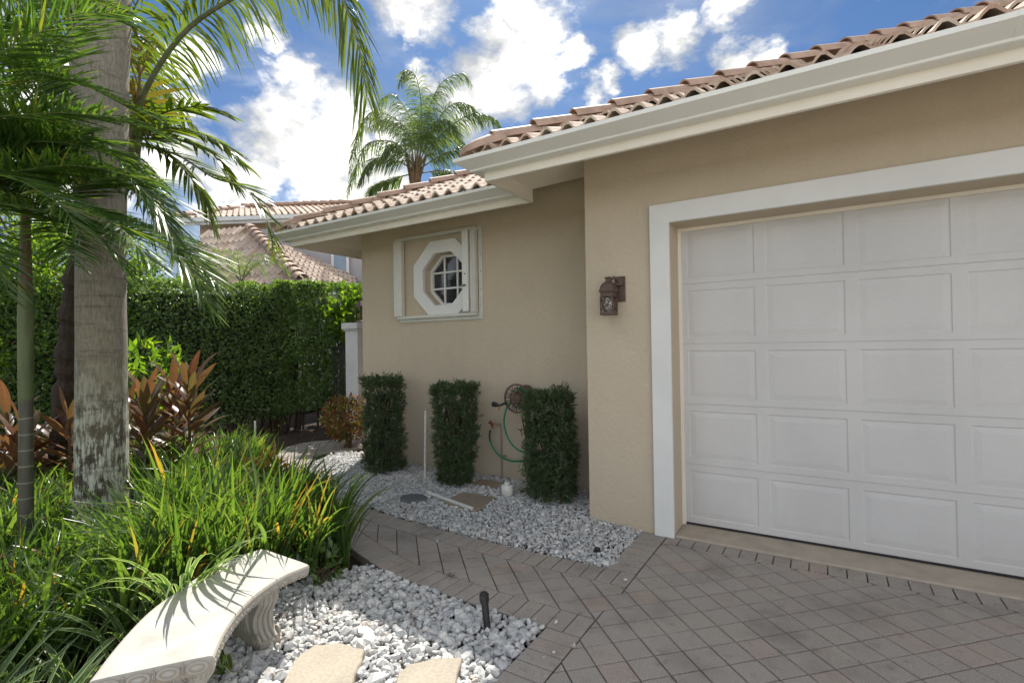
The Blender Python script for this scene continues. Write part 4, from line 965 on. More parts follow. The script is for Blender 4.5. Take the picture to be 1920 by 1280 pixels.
def frond(name, ctrl, nl, length, width, mat, rmat, r0=.012, ang=(55, 30), droop=.5, lift=.25, nseg=5, start=.12, plume=0.0, hang=0.0, twist=.5, jitter=.08, bare=0.0, endL=.35, sides=(-1, 1), face=None):
    C = spline(ctrl, 60); seg = np.linalg.norm(np.diff(C, axis=0), axis=1); s = np.concatenate([[0], np.cumsum(seg)]); s /= s[-1]
    parts = []
    tv = tube_np(C[::2], np.interp(s[::2], [0, .1, 1], [r0*1.7, r0, r0*.18])); parts.append((*tv, 1))
    for sd in sides:
        t = np.linspace(start, .995, nl)+rng.uniform(-.4, .4, nl)/nl; t = np.clip(t, start, 1)
        if bare: t = t[rng.uniform(size=len(t)) > bare]
        n = len(t)
        p = np.stack([np.interp(t, s, C[:, k]) for k in range(3)], -1); p2 = np.stack([np.interp(np.clip(t+.02, 0, 1), s, C[:, k]) for k in range(3)], -1); p1 = np.stack([np.interp(np.clip(t-.02, 0, 1), s, C[:, k]) for k in range(3)], -1)
        T = norm(p2-p1); up = np.array([0, 0, 1.]); Sv = np.cross(T, up) if face is None else np.cross(T, np.asarray(face)*np.interp(t, [0, .45, .7], [.25, 1, 1])[:, None]+up*np.interp(t, [0, .45, .7], [.9, .15, 0])[:, None]); bad = np.linalg.norm(Sv, axis=1) < .25
        Sv[bad] = Sv[bad]+np.array([.5, .3, 0]); Sv = norm(Sv); Nn = norm(np.cross(Sv, T)); Nn = np.where(Nn[:, 2:3] < 0, -Nn, Nn)
        a = np.radians(np.interp(t, [0, 1], ang)+rng.normal(0, 5, n)); lf = lift+plume*rng.uniform(-1, 1, n)+rng.normal(0, jitter, n)
        d = T*np.cos(a)[:, None]+Sv*sd*(np.sin(a)*np.cos(lf))[:, None]+Nn*(np.sin(a)*np.sin(lf))[:, None]
        d[:, 2] -= hang; d = norm(d+rng.normal(0, jitter*.5, (n, 3)))
        L = length*np.interp(t, [0, .15, .4, .75, 1], [.55, .85, 1, .85, endL])*rng.uniform(.88, 1.08, n)
        Wd = width*np.interp(t, [0, .3, .8, 1], [.8, 1, .9, .55])*rng.uniform(.85, 1.15, n)
        wv = norm(T+Nn*rng.uniform(-.5, .5, (n, 1)))
        v, f, u = ribbons(p, d, wv, L, Wd, droop*rng.uniform(.6, 1.4, n), nseg, twist=rng.uniform(-twist, twist, n)); parts.append((v, f, u, 0))
    V_, F_, U_, MI = merge(parts)
    return nbuild(name, V_, F_, [mat, rmat], uv=U_, mi=MI)
def leaves(P, Dv, Nv, L, W):
    """folded pointed leaves, 2 quads each"""
    Dv = norm(Dv); S_ = norm(np.cross(Dv, Nv)); Nn = np.cross(S_, Dv); L = L[:, None]; W = W[:, None]
    a = P; m = P+Dv*L*.5-Nn*W*.12; tip = P+Dv*L-Nn*L*.12; l = P+Dv*L*.45+S_*W*.5+Nn*W*.08; r = P+Dv*L*.45-S_*W*.5+Nn*W*.08
    V = np.stack([a, l, tip, r, m], 1).reshape(-1, 3); b0 = (np.arange(len(P))*5)[:, None]
    F = np.concatenate([b0+np.array([[0, 4, 2, 1]]), b0+np.array([[0, 3, 2, 4]])]); 
    uv = np.tile(np.array([[.5, 0], [0, .5], [.5, 1], [1, .5], [.5, .5]]), (len(P), 1)); return V, F, uv
def blades(P, azm, th0, th1, L, W, nseg=7, prof=None, fold=0, twist=0):
    n = len(P); t = np.linspace(0, 1, nseg+1)
    th = th0[:, None]+(th1-th0)[:, None]*t[None]**1.4
    h = np.stack([np.cos(azm), np.sin(azm), np.zeros(n)], -1)
    step = (h[:, None, :]*np.sin(th)[..., None]+np.array([0, 0, 1.])*np.cos(th)[..., None])*(L/nseg)[:, None, None]
    pos = P[:, None, :]+np.concatenate([np.zeros((n, 1, 3)), np.cumsum(step[:, :-1], 1)], 1)
    if prof is None: prof = np.interp(t, [0, .15, .5, .8, 1], [.6, .9, 1, .6, .02])
    wv = np.cross(h, np.array([0, 0, 1.]))[:, None, :]*np.ones((1, nseg+1, 1)); tg = norm(step); bn = np.cross(tg, wv)
    a = (np.asarray(twist)*np.ones(n))[:, None]*(.4+t[None]*.6); a = a[..., None]; wv2 = wv*np.cos(a)+bn*np.sin(a); bn2 = np.cross(tg, wv2)
    hw = (W[:, None]*prof[None])[..., None]*.5
    if fold: V = np.stack([pos-wv2*hw+bn2*hw*fold, pos, pos+wv2*hw+bn2*hw*fold], 2); m = 3
    else: V = np.stack([pos-wv2*hw, pos+wv2*hw], 2); m = 2
    V = V.reshape(-1, 3); b0 = (np.arange(n)*(nseg+1)*m)[:, None, None]; s = (np.arange(nseg)*m)[None, :, None]
    F = np.concatenate([(b0+s+np.array([c, c+1, m+c+1, m+c])[None, None, :]).reshape(-1, 4) for c in range(m-1)])
    uv = np.zeros((n, nseg+1, m, 2)); uv[..., 0] = np.linspace(0, 1, m)[None, None, :]; uv[..., 1] = t[None, :, None]
    return V, F, uv.reshape(-1, 2)
def rdir(n): return norm(rng.normal(size=(n, 3)))

# ---------------------------------------------------------------- palms
def P_(*a): return [atD(u, v, d) for u, v, d in a]
# big trunk
tb = atD(192, 1040, 3.9); tb[2] = 0
rp = empty('royal_palm', (tb[0], tb[1], 0), 'tall palm with a thick lichen spotted grey trunk rising out of frame', 'palm tree')
def trunk_mesh(name, mat, base, top, z0, z1, rf, n=36, m=60, rough=.004):
    V = []; F = []
    for i in range(m):
        f = i/(m-1); z = z0+(z1-z0)*f; c = np.array(base)+(np.array(top)-np.array(base))*f
        for k in range(n):
            q = 2*PI*k/n; r = rf(z)*(1+rough*8*(noise.noise(Vector((math.cos(q)*2, math.sin(q)*2, z*3)))))
            V.append((c[0]+r*math.cos(q), c[1]+r*math.sin(q), z))
    F = [(i*n+k, i*n+(k+1) % n, (i+1)*n+(k+1) % n, (i+1)*n+k) for i in range(m-1) for k in range(n)]
    return nbuild(name, np.array(V), np.array(F), mat, smooth=True)
ttop = (atD(188, 0, 3.9)[0], atD(188, 0, 3.9)[1])
ext = (tb[0]+(ttop[0]-tb[0])*1.55, tb[1]+(ttop[1]-tb[1])*1.55)
adopt(rp, trunk_mesh('trunk', M['trunk'], tb[:2], ext, -.1, 6.6, lambda z: np.interp(z, [0, .6, 2.3, 3.2, 4.2, 6.6], [.185, .168, .155, .172, .194, .155])))
cb = MB(); cb.tube([(ext[0], ext[1], 6.5), (ext[0], ext[1], 7.6)], [.16, .09], 14); adopt(rp, cb.build('crownshaft', simple('crownshaft_green', (.10, .16, .04), .4)))
for k in range(11):
    a = 2*PI*k/11+.2; c = np.array([ext[0], ext[1], 7.4]); h = np.array([math.cos(a), math.sin(a), 0])
    adopt(rp, frond('frond', [c, c+h*.7+(0, 0, .8), c+h*1.7+(0, 0, 1.0), c+h*2.7+(0, 0, .3), c+h*3.1+(0, 0, -.7)], 60, .6, .03, M['leaf_wide'], M['rachis_b'], .03, plume=.8, droop=.6))

# slender ringed palm, near left
A0 = atD(48, 400, 3.4); Ab = atD(49, 1085, 3.4)
ap_ = empty('cane_palm', (Ab[0], Ab[1], 0), 'slender green ringed palm in front of the thick trunk with fine feathery fronds', 'palm tree')
mb = MB(); zs = np.linspace(-.05, A0[2]+.02, 60); pts = [(Ab[0]+(A0[0]-Ab[0])*z/A0[2], Ab[1]+(A0[1]-Ab[1])*z/A0[2], z) for z in zs]
mb.tube(pts, [np.interp(z, [0, 1.15, 1.2, 1.75, 2.0, 2.4], [.044, .038, .041, .043, .035, .026]) for z in zs], 18); adopt(ap_, mb.build('trunk', M['cane'], smooth=True))
FA = [([(50, 402, 3.4), (94, 413, 3.1), (114, 445, 2.8), (134, 495, 2.6)], 44, .40),
      ([(52, 405, 3.4), (150, 424, 3.25), (260, 440, 3.1), (340, 485, 3.0), (395, 580, 2.95)], 62, .42),
      ([(52, 400, 3.4), (140, 352, 3.2), (230, 335, 3.1), (300, 395, 3.05), (345, 500, 3.05)], 60, .40),
      ([(48, 400, 3.4), (15, 300, 3.2), (-50, 230, 3.0), (-120, 260, 2.8)], 50, .42),
      ([(48, 400, 3.4), (-10, 385, 3.2), (-70, 420, 3.0), (-120, 500, 2.9)], 50, .40),
      ([(52, 398, 3.4), (100, 300, 3.6), (180, 262, 3.5), (255, 320, 3.35)], 52, .38),
      ([(50, 395, 3.4), (52, 240, 3.3), (92, 118, 3.2), (160, 30, 3.05), (245, 45, 2.95)], 60, .42),
      ([(48, 395, 3.4), (40, 300, 3.5), (0, 170, 3.5), (-60, 80, 3.4)], 52, .42),
      ([(52, 402, 3.4), (130, 390, 3.0), (215, 420, 2.75), (290, 500, 2.6)], 52, .36),
      ([(50, 402, 3.4), (90, 395, 3.9), (150, 430, 4.3), (200, 520, 4.5)], 44, .38),
      ([(52, 398, 3.4), (110, 345, 3.5), (190, 330, 3.45), (265, 372, 3.35), (310, 440, 3.3)], 56, .40),
      ([(52, 402, 3.4), (140, 400, 3.5), (240, 420, 3.5), (330, 455, 3.45), (405, 530, 3.4)], 60, .44),
      ([(48, 398, 3.4), (20, 360, 3.3), (-10, 330, 3.1), (-60, 340, 3.0)], 44, .38),
      ([(50, 396, 3.4), (75, 300, 3.3), (110, 250, 3.2), (165, 268, 3.1)], 46, .36),
      ([(50, 400, 3.4), (20, 340, 3.9), (-10, 330, 4.4), (-40, 420, 4.8)], 44, .38)]
for c, nl, L in FA:
    adopt(ap_, frond('frond', P_(*c), int(nl*1.45), L*1.08, .0135, M['leaf_fine'], M['rachis'], .007, ang=(56, 24), droop=.13, lift=.22, twist=.3, jitter=.06))
# second fine palm whose stem stands outside the frame
Bb = atD(-190, 1085, 3.1)
bp_ = empty('cane_palm', (Bb[0], Bb[1], 0), 'feathery palm fronds reaching in from the left edge across the thick trunk', 'palm tree')
mb = MB(); B0 = atD(-170, 380, 3.1); mb.tube([(Bb[0], Bb[1], -.05), (Bb[0], Bb[1], 1.2), tuple(B0)], [.055, .05, .035], 14); adopt(bp_, mb.build('trunk', M['cane']))
FB = [([(-170, 380, 3.1), (-60, 240, 3.0), (66, 214, 2.9), (150, 214, 2.85), (240, 228, 2.8), (330, 268, 2.8)], 74, .38),
      ([(-170, 380, 3.1), (-60, 340, 3.0), (66, 316, 2.9), (150, 311, 2.85), (234, 328, 2.8), (300, 352, 2.75)], 70, .36),
      ([(-170, 380, 3.1), (-60, 322, 2.9), (20, 334, 2.7), (76, 360, 2.6), (120, 392, 2.5), (150, 440, 2.45)], 60, .36),
      ([(-170, 380, 3.1), (-150, 200, 3.0), (-60, 60, 2.9), (50, 50, 2.8), (110, 100, 2.7)], 64, .40),
      ([(-170, 380, 3.1), (-120, 260, 2.9), (-40, 130, 2.7), (60, 70, 2.6), (140, 28, 2.6), (230, 25, 2.55)], 64, .36),
      ([(-170, 380, 3.1), (-70, 290, 3.3), (40, 268, 3.4), (130, 290, 3.4), (200, 345, 3.4)], 60, .38),
      ([(-170, 380, 3.1), (-90, 180, 3.4), (10, 110, 3.6), (90, 160, 3.6), (120, 240, 3.6)], 60, .42),
      ([(-170, 380, 3.1), (-90, 300, 3.2), (-20, 260, 3.3), (50, 300, 3.3), (80, 390, 3.3)], 56, .40),
      ([(-170, 380, 3.1), (-110, 220, 3.8), (-30, 120, 4.1), (40, 130, 4.2), (90, 210, 4.2)], 60, .46),
      ([(-170, 380, 3.1), (-140, 120, 3.8), (-70, 10, 4.0), (20, -20, 4.1), (100, 40, 4.1)], 60, .46),
      ([(-170, 380, 3.1), (-110, 300, 3.9), (-30, 240, 4.2), (60, 250, 4.4), (120, 340, 4.4)], 56, .44),
      ([(-170, 380, 3.1), (-80, 200, 3.2), (30, 140, 3.2), (130, 150, 3.15), (220, 190, 3.1), (290, 215, 3.05)], 70, .42),
      ([(-170, 380, 3.1), (-90, 140, 3.3), (10, 30, 3.3), (110, -10, 3.2), (210, 10, 3.1), (300, 60, 3.05)], 70, .44),
      ([(-170, 380, 3.1), (-80, 300, 3.2), (20, 270, 3.2), (120, 268, 3.15), (220, 300, 3.1), (290, 400, 3.1)], 70, .40),
      ([(-170, 380, 3.1), (-90, 360, 2.9), (0, 380, 2.8), (90, 400, 2.75), (180, 440, 2.7), (250, 520, 2.7)], 64, .34),
      ([(-170, 380, 3.1), (-300, 300, 3.1), (-400, 350, 3.0)], 40, .40), ([(-170, 380, 3.1), (-100, 400, 2.9), (-20, 470, 2.7), (20, 560, 2.6)], 44, .34)]
for c, nl, L in FB:
    adopt(bp_, frond('frond', P_(*c), int(nl*1.45), L*1.05, .0125, M['leaf_fine'], M['rachis'], .006, ang=(56, 24), droop=.12, lift=.25, twist=.3, jitter=.06))

# coarse palm behind the trunk, with dark fibrous stem
Cb = atD(112, 905, 5.2); C0 = atD(236, 262, 4.7)
cp_ = empty('fishtail_palm', (Cb[0], Cb[1], 0), 'palm behind the thick trunk with broad yellow lit leaflets and dark fibrous stem', 'palm tree')
mb = MB(); pts = spline([(Cb[0], Cb[1], -.1), tuple(atD(128, 700, 5.1)), tuple(atD(150, 500, 4.95)), tuple(atD(195, 360, 4.8)), tuple(C0)], 60)
mb.tube(pts, [.105*(1+.28*math.sin(i*1.9)*math.cos(i*.7)) for i in range(60)], 14); adopt(cp_, mb.build('trunk', M['darktrunk'], smooth=False))
W_ = M['leaf_wide']; R_ = M['rachis_b']
big = frond('frond', P_((245, 255, 4.65), (275, 165, 4.5), (345, 62, 4.3), (440, -5, 4.1), (545, -55, 3.9), (625, -25, 3.75), (668, 70, 3.7), (690, 190, 3.7)), 120, .60, .020, W_, R_, .024, ang=(62, 20), droop=.75, lift=-.1, plume=.45, nseg=7, start=.16, hang=.15, endL=.85, face=CF)
adopt(cp_, big)
for c, nl, L, W, kw in [
    ([(240, 262, 4.7), (300, 215, 4.55), (370, 200, 4.4), (425, 215, 4.3)], 22, .34, .052, dict(droop=.12, lift=.1, ang=(50, 14), endL=.5)),
    ([(240, 265, 4.7), (330, 290, 4.5), (400, 333, 4.35), (455, 352, 4.25), (497, 403, 4.2), (514, 462, 4.2)], 44, .36, .022, dict(droop=.12, lift=.25, ang=(58, 24), endL=.6)),
    ([(240, 262, 4.7), (320, 240, 4.5), (400, 262, 4.35), (455, 305, 4.25)], 30, .42, .036, dict(droop=.2, lift=.1, ang=(48, 16), endL=.6)),
    ([(240, 262, 4.7), (310, 285, 4.6), (370, 350, 4.5), (405, 430, 4.5)], 30, .40, .030, dict(droop=.4, lift=0, ang=(48, 18))),
    ([(236, 262, 4.7), (170, 160, 4.6), (110, 95, 4.5), (60, 100, 4.4), (10, 160, 4.3)], 44, .50, .028, dict(droop=.9, lift=-.1, ang=(60, 30), hang=.3)),
    ([(236, 262, 4.7), (200, 120, 4.8), (140, 20, 4.9), (60, -30, 5.0), (-20, 10, 5.0)], 50, .55, .03, dict(droop=1.0, lift=-.1, ang=(60, 30), hang=.3)),
    ([(236, 262, 4.7), (230, 100, 4.8), (265, -10, 4.7), (330, -60, 4.5), (400, -70, 4.3)], 46, .55, .032, dict(droop=1.1, lift=-.1, ang=(60, 30), hang=.35)),
    ([(236, 262, 4.7), (150, 215, 4.6), (90, 230, 4.5), (50, 300, 4.4)], 36, .45, .028, dict(droop=.6, lift=0, ang=(55, 25), hang=.2)),
    ([(236, 262, 4.7), (160, 140, 4.9), (90, 40, 5.0), (50, 70, 5.0), (20, 150, 5.0)], 60, .55, .034, dict(droop=.9, lift=-.1, ang=(60, 30), hang=.3)),
    ([(236, 262, 4.7), (170, 190, 5.0), (110, 150, 5.2), (70, 190, 5.2), (40, 260, 5.2)], 50, .5, .034, dict(droop=.8, lift=-.1, ang=(60, 30), hang=.3)),
    ([(236, 262, 4.7), (180, 230, 5.2), (130, 230, 5.4), (90, 290, 5.5), (70, 370, 5.5)], 46, .48, .032, dict(droop=.7, lift=0, ang=(58, 28), hang=.3)),
    ([(236, 262, 4.7), (260, 150, 5.0), (250, 40, 5.2), (210, -40, 5.2), (150, -60, 5.2)], 44, .55, .034, dict(droop=.9, lift=-.1, ang=(60, 30), hang=.3)),
    ([(240, 262, 4.7), (290, 260, 4.6), (340, 262, 4.5), (400, 290, 4.4), (440, 345, 4.35)], 30, .36, .034, dict(droop=.2, lift=.1, ang=(46, 16), endL=.6)),
    ([(240, 270, 4.7), (285, 340, 4.5), (320, 420, 4.4), (335, 500, 4.4)], 36, .36, .024, dict(droop=.4, lift=0, ang=(50, 22))),
    ([(236, 262, 4.7), (245, 190, 5.1), (300, 170, 5.5), (370, 240, 5.8)], 36, .45, .03, dict(droop=.6, lift=0, ang=(55, 25), hang=.2))]:
    adopt(cp_, frond('frond', P_(*c), nl, L, W, W_, R_, .012, **kw))
q = frond('frond', P_((240, 262, 4.7), (250, 215, 4.6), (262, 150, 4.55), (258, 70, 4.5)), 12, .50, .045, M['leaf_dead'], M['boots'], .02, ang=(25, 12), droop=.2, lift=0, hang=.6); adopt(cp_, q); tag(q, 'browned yellow hanging frond', None)
mb = MB()
for k in range(8):
    a = k*.8; mb.tube([tuple(C0+np.array([math.cos(a)*.05, math.sin(a)*.05, -.35])), tuple(C0+np.array([math.cos(a)*.09, math.sin(a)*.09, 0])), tuple(C0+np.array([math.cos(a)*.16, math.sin(a)*.16, .22]))], [.05, .04, .02], 7)
adopt(cp_, mb.build('leaf_base', M['boots']))

# queen palm beyond the roof
Q0 = atD(778, 334, 15); Qb = (Q0[0], Q0[1], 0)
qp = empty('queen_palm', Qb, 'distant plume fronded palm rising above the left wing of the roof', 'palm tree')
mb = MB(); mb.tube([Qb, (Q0[0], Q0[1], Q0[2]*.5), tuple(Q0-(0, 0, .4)), tuple(Q0)], [.17, .14, .15, .12], 14); adopt(qp, mb.build('trunk', M['trunk']))
mb = MB()
for k in range(14):
    a = k*2.4; h = np.array([math.cos(a), math.sin(a), 0]); mb.tube([tuple(Q0+h*.06-(0, 0, .5)), tuple(Q0+h*.14), tuple(Q0+h*(.2+.08*(k % 3))+(0, 0, .6))], [.06, .045, .02], 7)
adopt(qp, mb.build('leaf_base', M['boots']))
QF = [[(778, 318), (760, 240), (700, 210), (668, 260), (655, 330)], [(778, 318), (745, 270), (690, 270), (662, 330), (650, 368)], [(780, 318), (790, 220), (782, 150), (760, 132), (748, 160)],
      [(782, 318), (800, 220), (825, 160), (865, 138), (884, 158)], [(782, 318), (820, 260), (880, 215), (925, 222), (946, 250)], [(782, 320), (830, 290), (880, 275), (905, 300)],
      [(778, 320), (740, 300), (700, 300), (672, 345)], [(780, 318), (772, 230), (740, 180), (715, 190), (700, 230)], [(782, 318), (815, 235), (850, 195), (885, 200), (905, 235)],
      [(778, 318), (765, 255), (725, 225), (690, 240)], [(780, 325), (735, 335), (700, 350), (690, 372)], [(784, 325), (830, 320), (860, 330), (880, 345)], [(782, 318), (765, 290), (735, 270), (712, 300)], [(784, 318), (810, 280), (845, 250), (872, 270)], [(782, 318), (800, 250), (830, 225), (862, 250)], [(780, 318), (785, 240), (795, 190), (815, 175)]]
for i, c in enumerate(QF):
    dz = [0, .4, .8, 1.1, 1.3]; sg = (-1, 1)[i % 2]*(0.3+.7*((i*7) % 5)/4)
    adopt(qp, frond('frond', [atD(u, v, 15+sg*dz[j]) for j, (u, v) in enumerate(c)], 115, .66, .022, M['leaf_queen'], M['rachis_b'], .022, ang=(60, 32), droop=.8, lift=0, plume=1.1, hang=.35, nseg=4, start=.22))
# low young palms behind the hedge
for (u, v, d, lab) in ((452, 520, 10.2, 'young feathery palm showing above the middle of the hedge'), (1, 1, 0, None)):
    if not lab: continue
    c0 = atD(u, v+10, d); yp = empty('young_palm', (c0[0], c0[1], 0), lab, 'palm tree')
    mb = MB(); mb.tube([(c0[0], c0[1], 0), tuple(c0)], .05, 8); adopt(yp, mb.build('trunk', M['cane']))
    for k in range(9):
        a = 2*PI*k/9; h = np.array([math.cos(a), math.sin(a), 0]); adopt(yp, frond('frond', [c0, c0+h*.3+(0, 0, .4), c0+h*.7+(0, 0, .5), c0+h*1.0+(0, 0, .25)], 30, .28, .014, M['leaf_queen'], M['rachis'], .008, droop=.4, nseg=4))

# ---------------------------------------------------------------- hedges, shrubs, trees
def leafcloud(name, P, Nout, L, W, mat, up=.3, rnd=.9):
    n = len(P); d = norm(Nout*.6+rdir(n)*rnd+np.array([0, 0, up])); nn = norm(Nout+rdir(n)*.9+np.array([0, 0, .5]))
    v, f, u = leaves(P, d, nn, L*rng.uniform(.65, 1.2, n), W*rng.uniform(.7, 1.2, n)); return nbuild(name, v, f, mat, uv=u)
def lump(x, y, z, s=1.0): return noise.noise(Vector((x*s, y*s, z*s)))
def hedge_surface(line, halfw, ztop, n, zbot=.25, seed=0, gap=0.0):
    line = [np.array(p) for p in line]; seg = [np.linalg.norm(b-a) for a, b in zip(line, line[1:])]; tot = sum(seg); P = []; Nn = []
    k = rng.uniform(size=n)*tot; face = rng.uniform(size=n); acc = np.concatenate([[0], np.cumsum(seg)])
    for s, fc in zip(k, face):
        i = min(int(np.searchsorted(acc, s, 'right')-1), len(seg)-1); f = (s-acc[i])/seg[i]; t = (line[i+1]-line[i])/seg[i]; c = line[i]+(line[i+1]-line[i])*f; nr = np.array([-t[1], t[0]])
        depth = abs(rng.normal(0, .06))
        if fc < .66: z = rng.uniform(zbot, ztop); sd = 1; o = c+nr*sd*(halfw-depth); nv = np.array([nr[0]*sd, nr[1]*sd, .1])
        elif fc < .80: z = ztop-depth; o = c+nr*rng.uniform(-halfw, halfw); nv = np.array([0, 0, 1.])
        elif fc < .9: z = rng.uniform(zbot, ztop); o = c-nr*(halfw-depth); nv = np.array([-nr[0], -nr[1], .1])
        else: z = rng.uniform(zbot, ztop); o = c+nr*rng.uniform(-halfw, halfw); nv = rdir(1)[0]
        b = lump(o[0], o[1], z, 2.2)*.10+lump(o[0]+9, o[1], z, 6)*.05
        if gap and lump(o[0]+3, o[1], z*.7, 3.2) < -.35+gap: continue
        P.append((o[0]+nv[0]*b, o[1]+nv[1]*b, z+nv[2]*b)); Nn.append(nv)
    return np.array(P), np.array(Nn)
def stems(mb, base, h, n, spread, r=.012):
    for k in range(n):
        a = random.uniform(0, 2*PI); d = random.uniform(0, spread); x, y = base[0]+d*math.cos(a), base[1]+d*math.sin(a)
        mb.tube([(x, y, -.05), (x+random.uniform(-.08, .08), y+random.uniform(-.08, .08), h*.5), (x+random.uniform(-.15, .15), y+random.uniform(-.15, .15), h)], [r, r*.8, r*.4], 6)
hl = [(-10.9, 2.2), (-9.9, 3.45), (-9.15, 4.4), (-8.9, 5.3), (-8.75, 5.95)]
hd = empty('clipped_hedge', (-9.2, 4.6, 0), 'tall dark clipped hedge wall left of the gate', 'hedge')
hl = [tuple(p) for p in spline(hl, 22)]
P, Nn = hedge_surface(hl[::-1], .38, 2.66, 30000); adopt(hd, leafcloud('foliage', P, Nn, .062, .038, M['leaf_hedge']))
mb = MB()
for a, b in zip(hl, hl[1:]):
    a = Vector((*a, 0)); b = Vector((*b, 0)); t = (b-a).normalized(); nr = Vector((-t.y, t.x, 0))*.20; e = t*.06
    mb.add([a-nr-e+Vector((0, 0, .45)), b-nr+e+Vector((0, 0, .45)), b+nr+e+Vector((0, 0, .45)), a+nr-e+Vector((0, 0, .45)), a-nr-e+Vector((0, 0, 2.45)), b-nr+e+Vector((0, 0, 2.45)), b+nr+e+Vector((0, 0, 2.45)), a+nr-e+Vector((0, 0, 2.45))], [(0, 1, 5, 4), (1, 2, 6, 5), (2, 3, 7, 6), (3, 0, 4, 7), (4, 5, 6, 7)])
adopt(hd, mb.build('shade_core', M['core']))  # solid dark core standing in for shade between the leaves
mb = MB()
for a in spline([(x, y) for x, y in hl], 26): stems(mb, a, .9, 3, .25, .02)
adopt(hd, mb.build('stem', M['stem']))
h2 = [(-8.85, 5.75), (-8.35, 6.7), (-7.95, 7.6), (-7.6, 8.6)]
hd2 = empty('loose_hedge', (-8.1, 7.2, 0), 'thinner tall hedge with bare stems and light showing through next to the gate', 'hedge')
P, Nn = hedge_surface(h2[::-1], .42, 2.75, 32000, .35, gap=.02); adopt(hd2, leafcloud('foliage', P, Nn, .072, .046, M['leaf_hedge']))
mb = MB(); 
for a in spline(h2, 9): stems(mb, a, 2.4, 4, .25, .022)
adopt(hd2, mb.build('stem', M['stem']))
# three clipped podocarpus columns
def podo(cx, cy, w0, w1, h, label, seed):
    ob = empty('clipped_shrub', (cx, cy, 0), label, 'shrub', 'clipped column shrubs along the wall')
    n = 1750; z = rng.uniform(.07, h, n); top = rng.uniform(size=n) < .16; a = rng.uniform(0, 2*PI, n); z = np.where(top, h-abs(rng.normal(0, .02, n)), z)
    hw = np.interp(z, [0, .12, .5, h], [w0*.78, w0, (w0+w1)/2, w1])*.5; se = 4.5
    rad = (np.abs(np.cos(a))**se+np.abs(np.sin(a))**se)**(-1/se)
    fr = np.where(top, np.sqrt(rng.uniform(size=n)), 1-np.abs(rng.normal(0, .15, n)))
    lumps = np.array([lump(math.cos(q)*1.3+seed, math.sin(q)*1.3, zz*1.2, 3.2) for q, zz in zip(a, z)])*.20+np.array([lump(math.cos(q)*1.3+seed, math.sin(q)*1.3+5, zz*1.2, 9) for q, zz in zip(a, z)])*.16
    r = hw*rad*fr*(1+np.where(top, 0, lumps)); x = cx+r*np.cos(a); y = cy+r*np.sin(a)*.82; z = z+np.where(top, lumps*.35, 0)
    Nn = np.stack([np.cos(a), np.sin(a), np.where(top, 2.0, .25)], -1)
    C_ = np.stack([x, y, z], -1); k_ = 11; axis = norm(norm(Nn)*.7+rdir(n)*.55+np.array([0, 0, .45])); P = np.repeat(C_, k_, 0)+rdir(n*k_)*.006
    d = norm(np.repeat(axis, k_, 0)*.75+rdir(n*k_)*.75); L = rng.uniform(.032, .062, n*k_)*np.repeat(rng.uniform(.75, 1.2, n), k_)
    P = P+np.repeat(axis, k_, 0)*rng.uniform(-.03, .02, (n*k_, 1)); stray = np.repeat(rng.uniform(size=n) < .035, k_); P = P+np.repeat(axis, k_, 0)*(stray*rng.uniform(.01, .07, n*k_))[:, None]
    v, f, u = leaves(P, d, norm(rdir(n*k_)+np.array([0, 0, 1])), L, rng.uniform(.007, .0115, n*k_)); adopt(ob, nbuild('foliage', v, f, M['leaf_podo'], uv=u))
    mb = MB(); prof = [(0.02, .14), (w0*.15, .16), (w0*.19, .5), (w1*.21, h-.2), (.02, h-.16)]; mb.lathe(prof, (cx, cy, 0), 14); adopt(ob, mb.build('shade_core', M['core']))  # dark lathe core paints the shade inside the column
    mb = MB(); stems(mb, (cx, cy), h*.8, 12, .14, .014); adopt(ob, mb.build('stem', M['stem']))
podo(-4.45, 4.27, .41, .43, 1.12, 'leftmost of the three clipped column shrubs, at the house corner', 1)
podo(-3.36, 4.25, .33, .46, 1.08, 'middle clipped column shrub beneath the octagonal window', 4)
podo(-2.22, 4.24, .45, .40, 1.04, 'rightmost clipped column shrub hiding part of the hose reel', 9)
# croton by the gate
def ballplant(name, c, r, n, L, W, mat, label, cat, zs=1.0, stemh=None):
    ob = empty(name, (c[0], c[1], 0), label, cat); d = rdir(n); rr = r*(rng.uniform(.35, 1, n)**.5)*(1+.25*np.array([lump(*(q*1.5+c[0]), 2) for q in d]))
    P = np.array(c)+d*rr[:, None]*np.array([1, 1, zs]); P[:, 2] = np.maximum(P[:, 2], .02)
    adopt(ob, leafcloud('foliage', P, d, L, W, mat)); mb = MB(); stems(mb, (c[0], c[1]), c[2], 7, r*.4, .012); adopt(ob, mb.build('stem', M['stem'])); return ob
cc = atD(648, 778, 7.7); ballplant('croton_bush', (cc[0], cc[1], .42), .34, 1300, .10, .03, M['croton'], 'orange and yellow leaved croton at the left of the first clipped shrub', 'shrub')
cc = atD(662, 590, 9.6); ballplant('broadleaf_shrub', cc, .5, 700, .16, .08, M['leaf_tree'], 'bright green broad leaves showing behind the gate pillar lantern', 'shrub')
cc = atD(505, 852, 4.4); yc = ballplant('croton_bush', (cc[0], cc[1], .40), .16, 60, .17, .045, M['crotony'], 'small yellow and orange croton poking out of the strap grass', 'shrub')
cc = atD(400, 865, 4.2); ballplant('croton_bush', (cc[0], cc[1], .38), .15, 40, .15, .04, M['crotony'], 'few yellow orange leaves among grass below the bronze cordyline', 'shrub')
cc = atD(262, 690, 6.6); ballplant('broadleaf_shrub', (cc[0], cc[1], 1.15), .5, 420, .17, .06, M['leaf_tree'], 'bright green leafy shrub just right of the thick trunk', 'shrub')
